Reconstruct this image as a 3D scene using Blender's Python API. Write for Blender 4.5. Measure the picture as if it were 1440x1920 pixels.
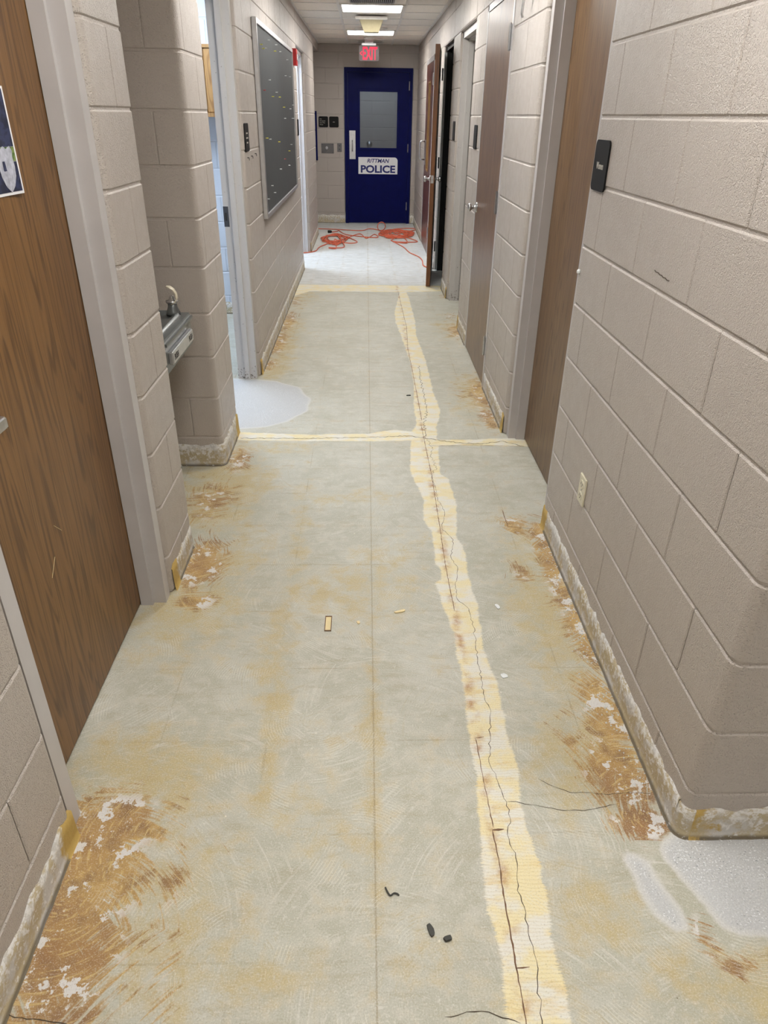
import bpy, bmesh, math, random
import numpy as np
from mathutils import Matrix, Vector
random.seed(7); rng = np.random.default_rng(7)
for o in list(bpy.data.objects): bpy.data.objects.remove(o)
C = bpy.context.scene.collection

# ------------------------------------------------------------------ camera
CAM_F, PITCH, YAW, ROLL, CAM_H = 1321.517, 0.512744, 0.0299091, 0.0157373, 1.574746
def cam_ray(a, b):
    a, b = a*math.cos(ROLL)-b*math.sin(ROLL), a*math.sin(ROLL)+b*math.cos(ROLL)
    dx = a; dy = math.cos(PITCH)+b*math.sin(PITCH); dz = -math.sin(PITCH)+b*math.cos(PITCH)
    return Vector((dx*math.cos(YAW)+dy*math.sin(YAW), -dx*math.sin(YAW)+dy*math.cos(YAW), dz))
_f = cam_ray(0, 0); _r = cam_ray(1, 0)-_f; _u = cam_ray(0, 1)-_f
cd = bpy.data.cameras.new('camera'); cam = bpy.data.objects.new('camera', cd); C.objects.link(cam)
cd.sensor_fit = 'HORIZONTAL'; cd.sensor_width = 36.0; cd.lens = CAM_F*36.0/1440.0; cd.clip_start = 0.05
cam.matrix_world = Matrix(((_r.x, _u.x, -_f.x, 0), (_r.y, _u.y, -_f.y, 0), (_r.z, _u.z, -_f.z, CAM_H), (0, 0, 0, 1)))
bpy.context.scene.camera = cam

# ------------------------------------------------------------------ world, exposure
w = bpy.data.worlds.new('world'); bpy.context.scene.world = w; w.use_nodes = True
w.node_tree.nodes['Background'].inputs[0].default_value = (0.9, 0.93, 1, 1)
w.node_tree.nodes['Background'].inputs[1].default_value = 0.15
vs = bpy.context.scene.view_settings
vs.view_transform = 'Standard'; vs.look = 'None'; vs.gamma = 1; vs.use_curve_mapping = False; vs.exposure = 0.1
LAMP = 28.0          # emission of the hall's fluorescent panels
LAMP_COL = (1.0, 0.985, 0.95)
ROOM_COL = (0.70, 0.83, 1.0)

# ------------------------------------------------------------------ materials
def srgb(r, g, b):
    f = lambda c: (c/255/12.92) if c/255 <= .04045 else ((c/255+.055)/1.055)**2.4
    return (f(r), f(g), f(b), 1)
class N:
    def __init__(s, name):
        s.m = bpy.data.materials.new(name); s.m.use_nodes = True; s.t = s.m.node_tree
        s.b = s.t.nodes['Principled BSDF']; s.out = s.t.nodes['Material Output']
        s._pos = None
    def n(s, typ, ins=None, **kw):
        x = s.t.nodes.new(typ)
        for k, v in kw.items(): setattr(x, k, v)
        for k, v in (ins or {}).items(): s.set(x.inputs[k], v)
        return x
    def set(s, sock, v):
        if isinstance(v, bpy.types.NodeSocket): s.t.links.new(v, sock)
        elif v is not None: sock.default_value = v
    def pos(s):
        if s._pos is None: s._pos = s.n('ShaderNodeNewGeometry').outputs['Position']
        return s._pos
    def math(s, op, a, b=None, c=None, clamp=False):
        x = s.n('ShaderNodeMath', operation=op, use_clamp=clamp); s.set(x.inputs[0], a)
        if b is not None: s.set(x.inputs[1], b)
        if c is not None: s.set(x.inputs[2], c)
        return x.outputs[0]
    def noise(s, scale, detail=3, rough=.55, vec=None, dist=0):
        return s.n('ShaderNodeTexNoise', {'Vector': vec or s.pos(), 'Scale': scale, 'Detail': detail, 'Roughness': rough, 'Distortion': dist}).outputs[0]
    def scalev(s, v, k):
        x = s.n('ShaderNodeVectorMath', operation='MULTIPLY'); s.set(x.inputs[0], v); x.inputs[1].default_value = k; return x.outputs[0]
    def ramp(s, f, stops, interp='LINEAR'):
        x = s.n('ShaderNodeValToRGB'); s.set(x.inputs[0], f); cr = x.color_ramp; cr.interpolation = interp
        while len(cr.elements) > 1: cr.elements.remove(cr.elements[0])
        for i, (p, c) in enumerate(stops):
            e = cr.elements[0] if i == 0 else cr.elements.new(p)
            e.position = p; e.color = c if len(c) == 4 else (*c, 1)
        return x.outputs[0]
    def rng(s, v, a, b, c=0, d=1, smooth=True):
        x = s.n('ShaderNodeMapRange', interpolation_type='SMOOTHSTEP' if smooth else 'LINEAR')
        for i, q in enumerate((v, a, b, c, d)): s.set(x.inputs[i], q)
        return x.outputs[0]
    def mix(s, f, a, b, mode='MIX'):
        x = s.n('ShaderNodeMix', data_type='RGBA', blend_type=mode)
        s.set(x.inputs[0], f); s.set(x.inputs[6], a); s.set(x.inputs[7], b); return x.outputs[2]
    def attr(s, name): return s.n('ShaderNodeAttribute', attribute_name=name).outputs['Fac']
    def bump(s, h, strength, dist=.01, normal=None):
        return s.n('ShaderNodeBump', {'Height': h, 'Strength': strength, 'Distance': dist, 'Normal': normal}).outputs[0]
    def fin(s, col=None, rough=None, metal=None, normal=None, spec=None, trans=None, emit=None, estr=None):
        for k, v in (('Base Color', col), ('Roughness', rough), ('Metallic', metal), ('Normal', normal), ('Specular IOR Level', spec),
                     ('Transmission Weight', trans), ('Emission Color', emit), ('Emission Strength', estr)):
            if v is not None: s.set(s.b.inputs[k], v)
        return s.m
def plain(name, col, rough=.5, metal=0., var=.06, scale=30, **kw):
    q = N(name); n = q.noise(scale, 2)
    c = q.mix(q.rng(n, .3, .7, smooth=False), tuple(x*(1-var) for x in col[:3])+(1,), tuple(min(1, x*(1+var)) for x in col[:3])+(1,))
    return q.fin(c, rough, metal, **kw)

def block_paint(name, c1, c2, rough=.38, bump=.55):
    q = N(name)
    big = q.noise(1.6, 3); fine = q.noise(330, 2, .6); mid = q.noise(130, 2, .6)
    pit = q.n('ShaderNodeTexVoronoi', {'Vector': q.pos(), 'Scale': 230.0, 'Randomness': 1.0}).outputs['Distance']
    col = q.mix(big, c1, c2)
    h = q.math('ADD', q.math('MULTIPLY', fine, .5), q.math('ADD', q.math('MULTIPLY', mid, .6), q.math('MULTIPLY', q.rng(pit, .05, .4), .55)))
    r = q.rng(q.noise(25), .3, .7, rough-.05, rough+.08)
    return q.fin(col, r, 0., q.bump(h, bump, .005), spec=.5)
M = {}
M['paint'] = block_paint('taupe_block_paint', srgb(186, 177, 168), srgb(177, 168, 161), .36, .8)
M['paint_room'] = block_paint('pale_block_paint', srgb(205, 210, 218), srgb(198, 204, 214), .5, .3)
M['plaster'] = plain('plain_wall_paint', srgb(175, 160, 150), .6)
M['frame'] = plain('grey_frame_paint', srgb(186, 182, 181), .32, 0, .03, 12)
M['frame_scuffed'] = (lambda q: q.fin(q.mix(q.rng(q.math('ADD', q.noise(60, 4, .7), q.rng(q.n('ShaderNodeSeparateXYZ', {0: q.pos()}).outputs[2], 0, .15, .12, 0)), .66, .72),
                      srgb(192, 188, 184), srgb(95, 84, 72)), .35))(N('scuffed_frame_paint'))
M['plate'] = plain('dull_steel_plate', (.16, .155, .155, 1), .5, .6)
M['steel'] = plain('brushed_steel', (.55, .55, .56, 1), .28, 1., .1, 60)
M['dark_steel'] = plain('dark_hinge_steel', (.09, .09, .095, 1), .4, .8)
M['alu'] = plain('aluminium_trim', (.62, .62, .63, 1), .35, .9)
M['black'] = plain('black_plastic', (.006, .0055, .0055, 1), .5, spec=.2)
M['white'] = plain('white_print', srgb(225, 225, 228), .5, 0, .02)
M['label_print'] = plain('pale_lettering', srgb(190, 186, 175), .5)
M['blue'] = plain('navy_blue_paint', (.0008, .0028, .066, 1), .5, 0, .1, 8, spec=.12)
M['blue_text'] = plain('navy_blue_print', (.006, .012, .13, 1), .5)
M['ivory'] = plain('ivory_plastic', srgb(214, 208, 186), .35)
M['slot'] = plain('dark_slot', (.02, .018, .015, 1), .6)
M['ceiling'] = (lambda q: q.fin(q.mix(q.rng(q.noise(140, 3, .7), .45, .62), srgb(236, 230, 220), srgb(220, 213, 203)), .9))(N('ceiling_tile_board'))
M['tbar'] = plain('ceiling_grid_paint', srgb(222, 219, 213), .5)
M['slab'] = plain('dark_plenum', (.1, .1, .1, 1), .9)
M['cord'] = plain('orange_rubber', srgb(205, 98, 68), .5, 0, .08, 40)
M['red'] = plain('red_alarm_plastic', srgb(190, 25, 30), .35)
M['beige'] = plain('beige_plastic', srgb(150, 140, 110), .7)
M['chalk'] = (lambda q: q.fin(q.mix(q.noise(9, 4), srgb(46, 50, 52), srgb(58, 61, 62)), .62))(N('charcoal_felt_board'))
M['glass'] = N('door_glass').fin((.8, .85, .9, 1), .03, 0., trans=1.)
M['glass'].node_tree.nodes['Principled BSDF'].inputs['IOR'].default_value = 1.45
M['basin'] = plain('grey_fountain_steel', (.15, .16, .158, 1), .32, .55, .06, 14)
M['spout'] = plain('cream_plastic_guard', srgb(205, 196, 175), .35)
M['yellow'] = plain('yellow_plastic', srgb(225, 215, 70), .35)
M['redpin'] = plain('red_pin_plastic', srgb(190, 50, 50), .35)
M['clear'] = plain('clear_white_plastic', srgb(225, 228, 228), .25)
M['crack'] = plain('dark_crack', srgb(70, 58, 45), .9)
M['crack_soft'] = plain('brown_joint_line', srgb(112, 84, 62), .9)
M['rubber'] = plain('dark_rubber_scrap', srgb(62, 62, 58), .7)
M['sliver'] = plain('pale_wood_sliver', srgb(226, 208, 160), .7)
def emis(name, col, st, base=(.8, .8, .8, 1)):
    q = N(name); q.fin(base, .5, emit=(*col, 1), estr=st); return q.m
M['lamp'] = emis('lit_diffuser', LAMP_COL, LAMP)
M['room_lamp'] = emis('lit_room_diffuser', ROOM_COL, 24.0)
M['vest_lamp'] = emis('lit_vestibule_diffuser', (.7, .85, 1.), 13.0)
M['room_lamp_strong'] = emis('lit_room_diffuser_strong', ROOM_COL, 60.0)
M['shade_frame'] = plain('painted_shade_frame', (.004, .004, .004, 1), .6)  # doorway darkness put into the frame colour
M['exit_red'] = emis('lit_red_letters', (1.0, .012, .06), 1.5, (.08, 0, 0, 1))
M['exit_panel'] = plain('smoky_clear_panel', srgb(84, 66, 66), .3)

def wood(name, c1, c2, c3, rough=.38, sc=1.0):
    q = N(name)
    gv = q.scalev(q.pos(), (7*sc, 7*sc, .5*sc))
    wv = q.n('ShaderNodeTexNoise', {'Vector': gv, 'Scale': 1.3, 'Detail': 2.0, 'Roughness': .5, 'Distortion': .3}).outputs[0]
    rings = q.math('FRACT', q.math('MULTIPLY', wv, 17))
    cath = q.rng(q.math('ABSOLUTE', q.math('SUBTRACT', rings, .5)), 0, .5)
    fv = q.scalev(q.pos(), (260, 260, 6)); fine = q.noise(1.0, 3, .65, fv)
    fv2 = q.scalev(q.pos(), (60, 60, 2)); mid = q.noise(1.0, 3, .6, fv2)
    a = q.mix(q.rng(mid, .3, .7), c1, c2)
    a = q.mix(q.math('MULTIPLY', q.rng(cath, .55, 1.), q.rng(fine, .3, .6, .25, .85)), a, c3)
    a = q.mix(q.rng(fine, .52, .72, 0, .55), a, c3)
    return q.fin(a, rough, 0., q.bump(fine, .15, .001))
M['oak'] = wood('oak_laminate', srgb(124, 90, 51), srgb(112, 79, 43), srgb(78, 52, 26), .42)
M['oak_dark'] = wood('dark_oak_laminate', srgb(120, 93, 64), srgb(106, 78, 52), srgb(74, 52, 34), .4)
M['walnut'] = wood('brown_veneer', srgb(128, 97, 69), srgb(108, 79, 56), srgb(66, 44, 32), .34)
M['red_veneer'] = wood('reddish_veneer', srgb(104, 62, 48), srgb(90, 52, 40), srgb(62, 36, 28), .3)
M['cabinet'] = wood('honey_oak', srgb(160, 122, 74), srgb(150, 112, 66), srgb(120, 84, 46), .4)
M['edge'] = wood('door_edge_wood', srgb(122, 76, 38), srgb(104, 62, 30), srgb(80, 46, 22), .5)

def floor_material():
    q = N('stained_ground_concrete'); P = q.pos()
    sep = q.n('ShaderNodeSeparateXYZ', {0: P}); X, Y = sep.outputs[0], sep.outputs[1]
    flat = q.n('ShaderNodeCombineXYZ', {0: X, 1: Y, 2: 0.0}).outputs[0]
    n1 = q.noise(3.2, 5, .6, flat); n2 = q.noise(14, 5, .62, flat); n3 = q.noise(70, 4, .65, flat); n4 = q.noise(420, 3, .6, flat)
    sv = q.scalev(flat, (7, 26, 1)); streak = q.noise(1, 4, .65, sv)      # streaks across the hall
    # grinding swirls: arcs around scattered far-off centres
    def arcs(scale, off, push, seed):
        p = q.n('ShaderNodeVectorMath', {0: flat, 1: (off, off*1.7, 0)}, operation='ADD').outputs[0]
        pw = q.n('ShaderNodeVectorMath', {0: p, 1: q.n('ShaderNodeVectorMath', {0: q.n('ShaderNodeTexNoise', {'Vector': p, 'Scale': 5.0, 'Detail': 2.0}).outputs['Color'], 1: (.12, .12, 0)}, operation='MULTIPLY').outputs[0]}, operation='ADD').outputs[0]
        v = q.n('ShaderNodeTexVoronoi', {'Vector': pw, 'Scale': scale, 'Randomness': 1.0})
        col = q.n('ShaderNodeVectorMath', {0: v.outputs['Color'], 1: (.5, .5, .5)}, operation='SUBTRACT').outputs[0]
        c = q.n('ShaderNodeVectorMath', {0: v.outputs['Position'], 1: q.n('ShaderNodeVectorMath', {0: col, 1: (push, push, 0)}, operation='MULTIPLY').outputs[0]}, operation='ADD').outputs[0]
        d = q.n('ShaderNodeVectorMath', {0: p, 1: c}, operation='SUBTRACT').outputs[0]
        sp = q.n('ShaderNodeSeparateXYZ', {0: d}); r = q.math('SQRT', q.math('ADD', q.math('MULTIPLY', sp.outputs[0], sp.outputs[0]), q.math('MULTIPLY', sp.outputs[1], sp.outputs[1])))
        th = q.math('ARCTAN2', sp.outputs[1], sp.outputs[0])
        vec = q.n('ShaderNodeCombineXYZ', {0: q.math('MULTIPLY', r, 150.0), 1: q.math('MULTIPLY', th, 2.2), 2: q.math('MULTIPLY', sp.outputs[2], 1.0)}).outputs[0]
        st = q.n('ShaderNodeTexNoise', {'Vector': vec, 'Scale': 1.0, 'Detail': 3.0, 'Roughness': .6}).outputs[0]
        return r, st
    r1, arc1 = arcs(2.6, 0.0, .9, 0); r2, arc2 = arcs(3.7, 5.3, .5, 1)
    rmask = q.math('MULTIPLY', q.rng(q.noise(6.5, 4, .65, flat), .5, .64), q.rng(r2, .03, .10, .0, 1))
    rings = q.math('MULTIPLY', q.math('SINE', q.math('MULTIPLY', q.math('ADD', r2, q.math('MULTIPLY', n3, .003)), 6.2832/.0080)), rmask)
    scr = arc1
    base = q.mix(q.rng(n1, .38, .62), srgb(170, 168, 152), srgb(182, 181, 169))
    base = q.mix(q.rng(n2, .42, .68, 0, .6), base, srgb(198, 196, 186))
    amask = q.math('MULTIPLY', q.rng(q.noise(2.6, 3, .6, flat), .40, .62, .12, 1), q.rng(Y, 1.3, 3.2, 1, .35))
    base = q.mix(q.math('MULTIPLY', q.rng(arc1, .52, .66, 0, .62), amask), base, srgb(208, 206, 198))
    base = q.mix(q.math('MULTIPLY', q.rng(arc2, .54, .68, 0, .6), q.rng(n1, .42, .6, .2, 1)), base, srgb(172, 162, 132))
    base = q.mix(q.rng(streak, .5, .72, 0, .55), base, srgb(162, 154, 130))
    base = q.mix(q.rng(n3, .56, .72, 0, .5), base, srgb(205, 204, 196))
    # whiter floor beyond the second joint
    far = q.rng(q.math('ADD', Y, q.math('MULTIPLY', n2, .3)), 7.75, 7.95)
    fcol = q.mix(q.rng(streak, .4, .65), srgb(206, 208, 208), srgb(184, 186, 184))
    fcol = q.mix(q.rng(n3, .6, .72, 0, .6), fcol, srgb(150, 150, 146))
    base = q.mix(q.math('MULTIPLY', far, .9), base, fcol)
    # tan glue stains
    tan = q.attr('tan')
    tmask = q.math('MULTIPLY', q.rng(q.math('ADD', tan, q.math('ADD', q.math('MULTIPLY', q.math('SUBTRACT', n2, .5), 1.6), q.math('MULTIPLY', q.math('SUBTRACT', n1, .5), 1.4))), .25, .85), .8)
    tmask = q.math('MULTIPLY', tmask, q.rng(q.math('ADD', q.math('MULTIPLY', rings, .18), n3), .28, .5, .45, 1))
    base = q.mix(tmask, base, q.mix(n3, srgb(168, 150, 104), srgb(188, 170, 122)))
    # ghost lines of the lifted 12 inch tiles
    def lines(c, off, wd, br):
        f = q.math('FRACT', q.math('DIVIDE', q.math('ADD', c, off), .3048))
        d = q.math('MULTIPLY', q.math('ABSOLUTE', q.math('SUBTRACT', f, .5)), .3048)
        d = q.math('ADD', d, q.math('MULTIPLY', q.math('SUBTRACT', n3, .5), br))
        return q.rng(d, 0, wd, 1, 0)
    lx = lines(X, -.022+.1524, .0045, .004); ly = lines(Y, -1.146-.0+.1524, .0045, .004)
    bx = lines(X, -.022+.1524, .035, .03); by = lines(Y, -1.146+.1524, .03, .03)
    ghost = q.math('MULTIPLY', q.math('MAXIMUM', bx, by), q.rng(n2, .45, .75, 0, .5))
    base = q.mix(ghost, base, srgb(172, 152, 108))
    cen = q.rng(q.math('ABSOLUTE', q.math('SUBTRACT', X, .024)), .0, .0035, .75, 0)
    thin = q.math('MAXIMUM', q.math('MULTIPLY', q.math('MAXIMUM', lx, ly), q.rng(q.noise(4, 2, .5, flat), .45, .65, .0, .32)), q.math('MULTIPLY', cen, .7))
    base = q.mix(thin, base, srgb(128, 110, 76))
    # brown scorched adhesive along the walls
    br = q.attr('brown')
    bsum = q.math('ADD', br, q.math('ADD', q.math('MULTIPLY', q.math('SUBTRACT', n2, .5), 1.1), q.math('MULTIPLY', q.math('SUBTRACT', scr, .5), 1.7)))
    bm = q.rng(bsum, .40, .72)
    bm = q.math('MULTIPLY', bm, q.rng(q.math('ADD', q.math('MULTIPLY', rings, .16), q.math('ADD', n3, q.math('MULTIPLY', br, .12))), .32, .5, .25, .95))
    bc = q.mix(q.rng(n1, .35, .65), srgb(146, 106, 62), srgb(182, 148, 86))
    bc = q.mix(q.rng(n2, .45, .7, 0, .75), bc, srgb(116, 82, 54))
    bc = q.mix(q.rng(arc2, .54, .64, 0, .6), bc, srgb(204, 178, 118))
    base = q.mix(bm, base, bc)
    fl = q.math('MULTIPLY', q.rng(q.noise(13, 6, .68, flat), .56, .575), q.rng(br, .4, .7))
    base = q.mix(fl, base, srgb(206, 203, 200))
    # yellow filler strip
    st = q.attr('strip')
    sm = q.rng(q.math('ADD', st, q.math('MULTIPLY', q.math('ADD', q.math('MULTIPLY', q.math('SUBTRACT', n2, .5), .5), q.math('SUBTRACT', q.noise(1, 4, .7, q.scalev(flat, (24, 240, 1))), .5)), .55)), .42, .56)
    sc = q.mix(q.rng(q.noise(9, 4, .6, q.scalev(flat, (1, 1.6, 1))), .42, .6), srgb(224, 211, 168), srgb(218, 215, 204))
    sc = q.mix(q.rng(streak, .52, .68, 0, .6), sc, srgb(214, 188, 126))
    sl = q.math('SINE', q.math('MULTIPLY', q.math('ADD', Y, q.math('MULTIPLY', n1, .06)), 6.2832/.0085))
    sc = q.mix(q.rng(sl, .2, .9, 0, .2), sc, srgb(182, 164, 120))
    jn = q.math('MULTIPLY', q.rng(q.math('ABSOLUTE', q.math('SUBTRACT', X, .326)), 0, .028, 1, 0), q.rng(n2, .45, .7, 0, .9))
    sc = q.mix(jn, sc, srgb(170, 122, 74))
    base = q.mix(sm, base, sc)
    # patches ground down to the aggregate
    pa = q.attr('patch')
    pm = q.rng(q.math('ADD', pa, q.math('MULTIPLY', q.math('SUBTRACT', n3, .5), .12)), .44, .56)
    f1 = q.noise(210, 2, .5, flat); f2 = q.noise(170, 2, .5, q.n('ShaderNodeVectorMath', {0: flat, 1: (9.1, 4.2, 0)}, operation='ADD').outputs[0])
    pc = q.mix(n2, srgb(176, 177, 177), srgb(190, 191, 192))
    spk = q.rng(q.noise(9, 2, .5, flat), .42, .6)
    pc = q.mix(q.math('MULTIPLY', q.rng(f1, .58, .64), q.rng(spk, 0, 1, .35, .8)), pc, srgb(228, 230, 232))
    pc = q.mix(q.math('MULTIPLY', q.rng(f2, .63, .68), q.rng(spk, 0, 1, .3, .75)), pc, srgb(112, 116, 122))
    pc = q.mix(q.rng(pa, .5, .72, .7, 0), pc, srgb(204, 202, 196))
    base = q.mix(pm, base, pc)
    # swirl scratches and dust
    base = q.mix(q.math('MULTIPLY', q.rng(rings, .1, .9, 0, .3), q.math('SUBTRACT', 1, pm)), base, srgb(222, 220, 208))
    spots = q.n('ShaderNodeTexVoronoi', {'Vector': flat, 'Scale': 13.0}).outputs['Distance']
    base = q.mix(q.rng(spots, .016, .026, .7, 0), base, srgb(92, 82, 62))
    spot2 = q.n('ShaderNodeTexVoronoi', {'Vector': q.n('ShaderNodeVectorMath', {0: flat, 1: (3.3, 7.7, 0)}, operation='ADD').outputs[0], 'Scale': 9.0}).outputs['Distance']
    base = q.mix(q.rng(spot2, .016, .032, .7, 0), base, srgb(222, 216, 200))
    g5 = q.noise(260, 3, .7, flat)
    base = q.mix(q.rng(g5, .5, .72, 0, .5), base, srgb(218, 215, 203))
    base = q.mix(q.rng(g5, .28, .46, .45, 0), base, srgb(128, 118, 92))
    rough = q.rng(n2, .3, .7, .42, .6)
    h = q.math('ADD', q.math('MULTIPLY', n3, .5), q.math('ADD', q.math('MULTIPLY', n4, .3), q.math('MULTIPLY', rings, .1)))
    return q.fin(base, rough, 0., q.bump(h, .22, .002), spec=.4)
M['floor'] = floor_material()

def base_material():
    q = N('stripped_base_plaster'); P = q.pos(); z = q.n('ShaderNodeSeparateXYZ', {0: P}).outputs[2]
    a = q.noise(11, 5, .65); b = q.noise(60, 4, .7); c = q.noise(5, 3)
    col = q.mix(q.rng(a, .44, .58), srgb(178, 164, 134), srgb(192, 189, 184))
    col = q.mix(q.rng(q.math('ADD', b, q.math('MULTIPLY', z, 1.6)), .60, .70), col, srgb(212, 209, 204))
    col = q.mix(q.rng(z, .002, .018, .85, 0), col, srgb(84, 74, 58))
    col = q.mix(q.rng(b, .62, .72, 0, .7), col, srgb(226, 224, 220))
    col = q.mix(q.rng(q.noise(85, 4, .7), .62, .7, 0, .35), col, srgb(96, 88, 76))
    ol = q.math('MULTIPLY', q.attr('olive'), 1.0)
    col = q.mix(q.rng(q.math('ADD', ol, q.math('MULTIPLY', q.math('SUBTRACT', a, .5), 1.8)), .42, .62), col, q.mix(b, srgb(168, 138, 70), srgb(188, 160, 92)))
    return q.fin(col, .7, 0., q.bump(q.math('ADD', a, b), .6, .004))
M['base'] = base_material()

# ------------------------------------------------------------------ object helpers
def link(name, me, parent=None):
    o = bpy.data.objects.new(name, me); C.objects.link(o)
    if parent is not None: o.parent = parent
    return o
def tag(o, label=None, cat=None, group=None, kind=None):
    for k, v in (('label', label), ('category', cat), ('group', group), ('kind', kind)):
        if v: o[k] = v
    return o
def empty(name, loc=(0, 0, 0)):
    o = bpy.data.objects.new(name, None); C.objects.link(o); o.location = loc; o.empty_display_size = .05; return o
class MB:
    """collects shapes into one mesh"""
    def __init__(s): s.bm = bmesh.new()
    def box(s, x0, x1, y0, y1, z0, z1, bev=0, seg=2):
        v = [s.bm.verts.new(p) for p in ((x0, y0, z0), (x1, y0, z0), (x1, y1, z0), (x0, y1, z0), (x0, y0, z1), (x1, y0, z1), (x1, y1, z1), (x0, y1, z1))]
        f = [s.bm.faces.new([v[i] for i in q]) for q in ((0, 3, 2, 1), (4, 5, 6, 7), (0, 1, 5, 4), (1, 2, 6, 5), (2, 3, 7, 6), (3, 0, 4, 7))]
        if bev:
            es = list({e for g in f for e in g.edges})
            bmesh.ops.bevel(s.bm, geom=es, offset=bev, segments=seg, affect='EDGES')
        return s
    def cyl(s, p0, p1, r0, r1=None, seg=16, caps=True):
        p0, p1 = Vector(p0), Vector(p1); r1 = r0 if r1 is None else r1
        d = (p1-p0).normalized(); a = d.orthogonal().normalized(); b = d.cross(a)
        R = [[s.bm.verts.new(p+(a*math.cos(t)+b*math.sin(t))*r) for t in [2*math.pi*i/seg for i in range(seg)]] for p, r in ((p0, r0), (p1, r1))]
        for i in range(seg): s.bm.faces.new((R[0][i], R[0][(i+1) % seg], R[1][(i+1) % seg], R[1][i]))
        if caps: s.bm.faces.new(R[0][::-1]); s.bm.faces.new(R[1])
        return s
    def lathe(s, p, axis, prof, seg=20):
        """prof = [(distance along axis, radius)]"""
        p = Vector(p); d = Vector(axis).normalized(); a = d.orthogonal().normalized(); b = d.cross(a); rings = []
        for t, r in prof:
            rings.append([s.bm.verts.new(p+d*t+(a*math.cos(2*math.pi*i/seg)+b*math.sin(2*math.pi*i/seg))*max(r, 1e-4)) for i in range(seg)])
        for A, B in zip(rings, rings[1:]):
            for i in range(seg): s.bm.faces.new((A[i], A[(i+1) % seg], B[(i+1) % seg], B[i]))
        s.bm.faces.new(rings[0][::-1]); s.bm.faces.new(rings[-1]); return s
    def prism(s, pts, z0, z1, f=None):
        """polygon pts (a,b) swept from z0 to z1; f maps (a,b,z) to xyz"""
        f = f or (lambda a, b, z: (a, b, z))
        A = [s.bm.verts.new(f(a, b, z0)) for a, b in pts]; B = [s.bm.verts.new(f(a, b, z1)) for a, b in pts]
        n = len(pts)
        for i in range(n): s.bm.faces.new((A[i], A[(i+1) % n], B[(i+1) % n], B[i]))
        s.bm.faces.new(A[::-1]); s.bm.faces.new(B); return s
    def tube(s, pts, r, seg=8, closed=False):
        pts = [Vector(p) for p in pts]; n = len(pts); rings = []; prev = None
        for i, p in enumerate(pts):
            t = (pts[min(i+1, n-1)]-pts[max(i-1, 0)]).normalized()
            a = (prev - t*prev.dot(t)).normalized() if prev is not None and (prev - t*prev.dot(t)).length > 1e-6 else t.orthogonal().normalized()
            prev = a; b = t.cross(a)
            rings.append([s.bm.verts.new(p+(a*math.cos(2*math.pi*k/seg)+b*math.sin(2*math.pi*k/seg))*r) for k in range(seg)])
        for A, B in zip(rings, rings[1:]):
            for k in range(seg): s.bm.faces.new((A[k], A[(k+1) % seg], B[(k+1) % seg], B[k]))
        s.bm.faces.new(rings[0][::-1]); s.bm.faces.new(rings[-1]); return s
    def build(s, name, mat, parent=None, smooth=False):
        bmesh.ops.recalc_face_normals(s.bm, faces=s.bm.faces)
        me = bpy.data.meshes.new(name); s.bm.to_mesh(me); s.bm.free()
        me.materials.append(M[mat] if isinstance(mat, str) else mat)
        if smooth:
            me.polygons.foreach_set('use_smooth', [True]*len(me.polygons))
        o = link(name, me, parent)
        if parent is not None: o.matrix_parent_inverse = Matrix.Translation(-parent.location)
        return o
def smooth_by_angle(o, ang=.6):
    try: o.data.shade_smooth_by_angle if False else None
    except Exception: pass
    bm = bmesh.new(); bm.from_mesh(o.data)
    for f in bm.faces: f.smooth = True
    for e in bm.edges:
        if len(e.link_faces) == 2 and e.calc_face_angle(0) > ang: e.smooth = False
    bm.to_mesh(o.data); bm.free(); return o
def rrect(w, h, r, n=5):
    P = []
    for cx, cy, a0 in ((w/2-r, h/2-r, 0), (-w/2+r, h/2-r, 90), (-w/2+r, -h/2+r, 180), (w/2-r, -h/2+r, 270)):
        for i in range(n+1):
            a = math.radians(a0+90*i/n); P.append((cx+r*math.cos(a), cy+r*math.sin(a)))
    return P
def text(body, size_w, size_h, loc, rot, mat, parent, bold=0., shear=0., spacing=1., name='lettering', thick=.0006):
    cu = bpy.data.curves.new(name, 'FONT'); cu.body = body; cu.align_x = 'CENTER'; cu.align_y = 'CENTER'; cu.size = 1
    cu.offset = bold; cu.shear = shear; cu.extrude = .5; cu.space_character = spacing; cu.resolution_u = 4
    o = bpy.data.objects.new('tmp', cu); C.objects.link(o); bpy.context.view_layer.update()
    me = bpy.data.meshes.new_from_object(o.evaluated_get(bpy.context.evaluated_depsgraph_get())); bpy.data.objects.remove(o)
    n = len(me.vertices); co = np.empty(n*3); me.vertices.foreach_get('co', co); co = co.reshape(-1, 3)
    lo, hi = co.min(0), co.max(0); co = (co-(lo+hi)/2)/np.maximum(hi-lo, 1e-6)*[size_w, size_h, thick*2]
    R = np.array(Matrix(rot)) if not isinstance(rot, np.ndarray) else rot
    co = co@R.T+np.array(loc)
    me.vertices.foreach_set('co', co.ravel()); me.update(); me.materials.clear(); me.materials.append(M[mat])
    ob = link(name, me, parent)
    if parent is not None: ob.matrix_parent_inverse = Matrix.Translation(-parent.location)
    return ob
# columns: text right, text up, text normal
ROT_SOUTH = np.array([[1, 0, 0], [0, 0, -1], [0, 1, 0]], float)      # on a face looking at the camera (-Y)
ROT_EAST = np.array([[0, 0, 1], [1, 0, 0], [0, 1, 0]], float)        # on the left wall, face +X
ROT_WEST = np.array([[0, 0, -1], [-1, 0, 0], [0, 1, 0]], float)      # on the right wall, face -X

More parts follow.
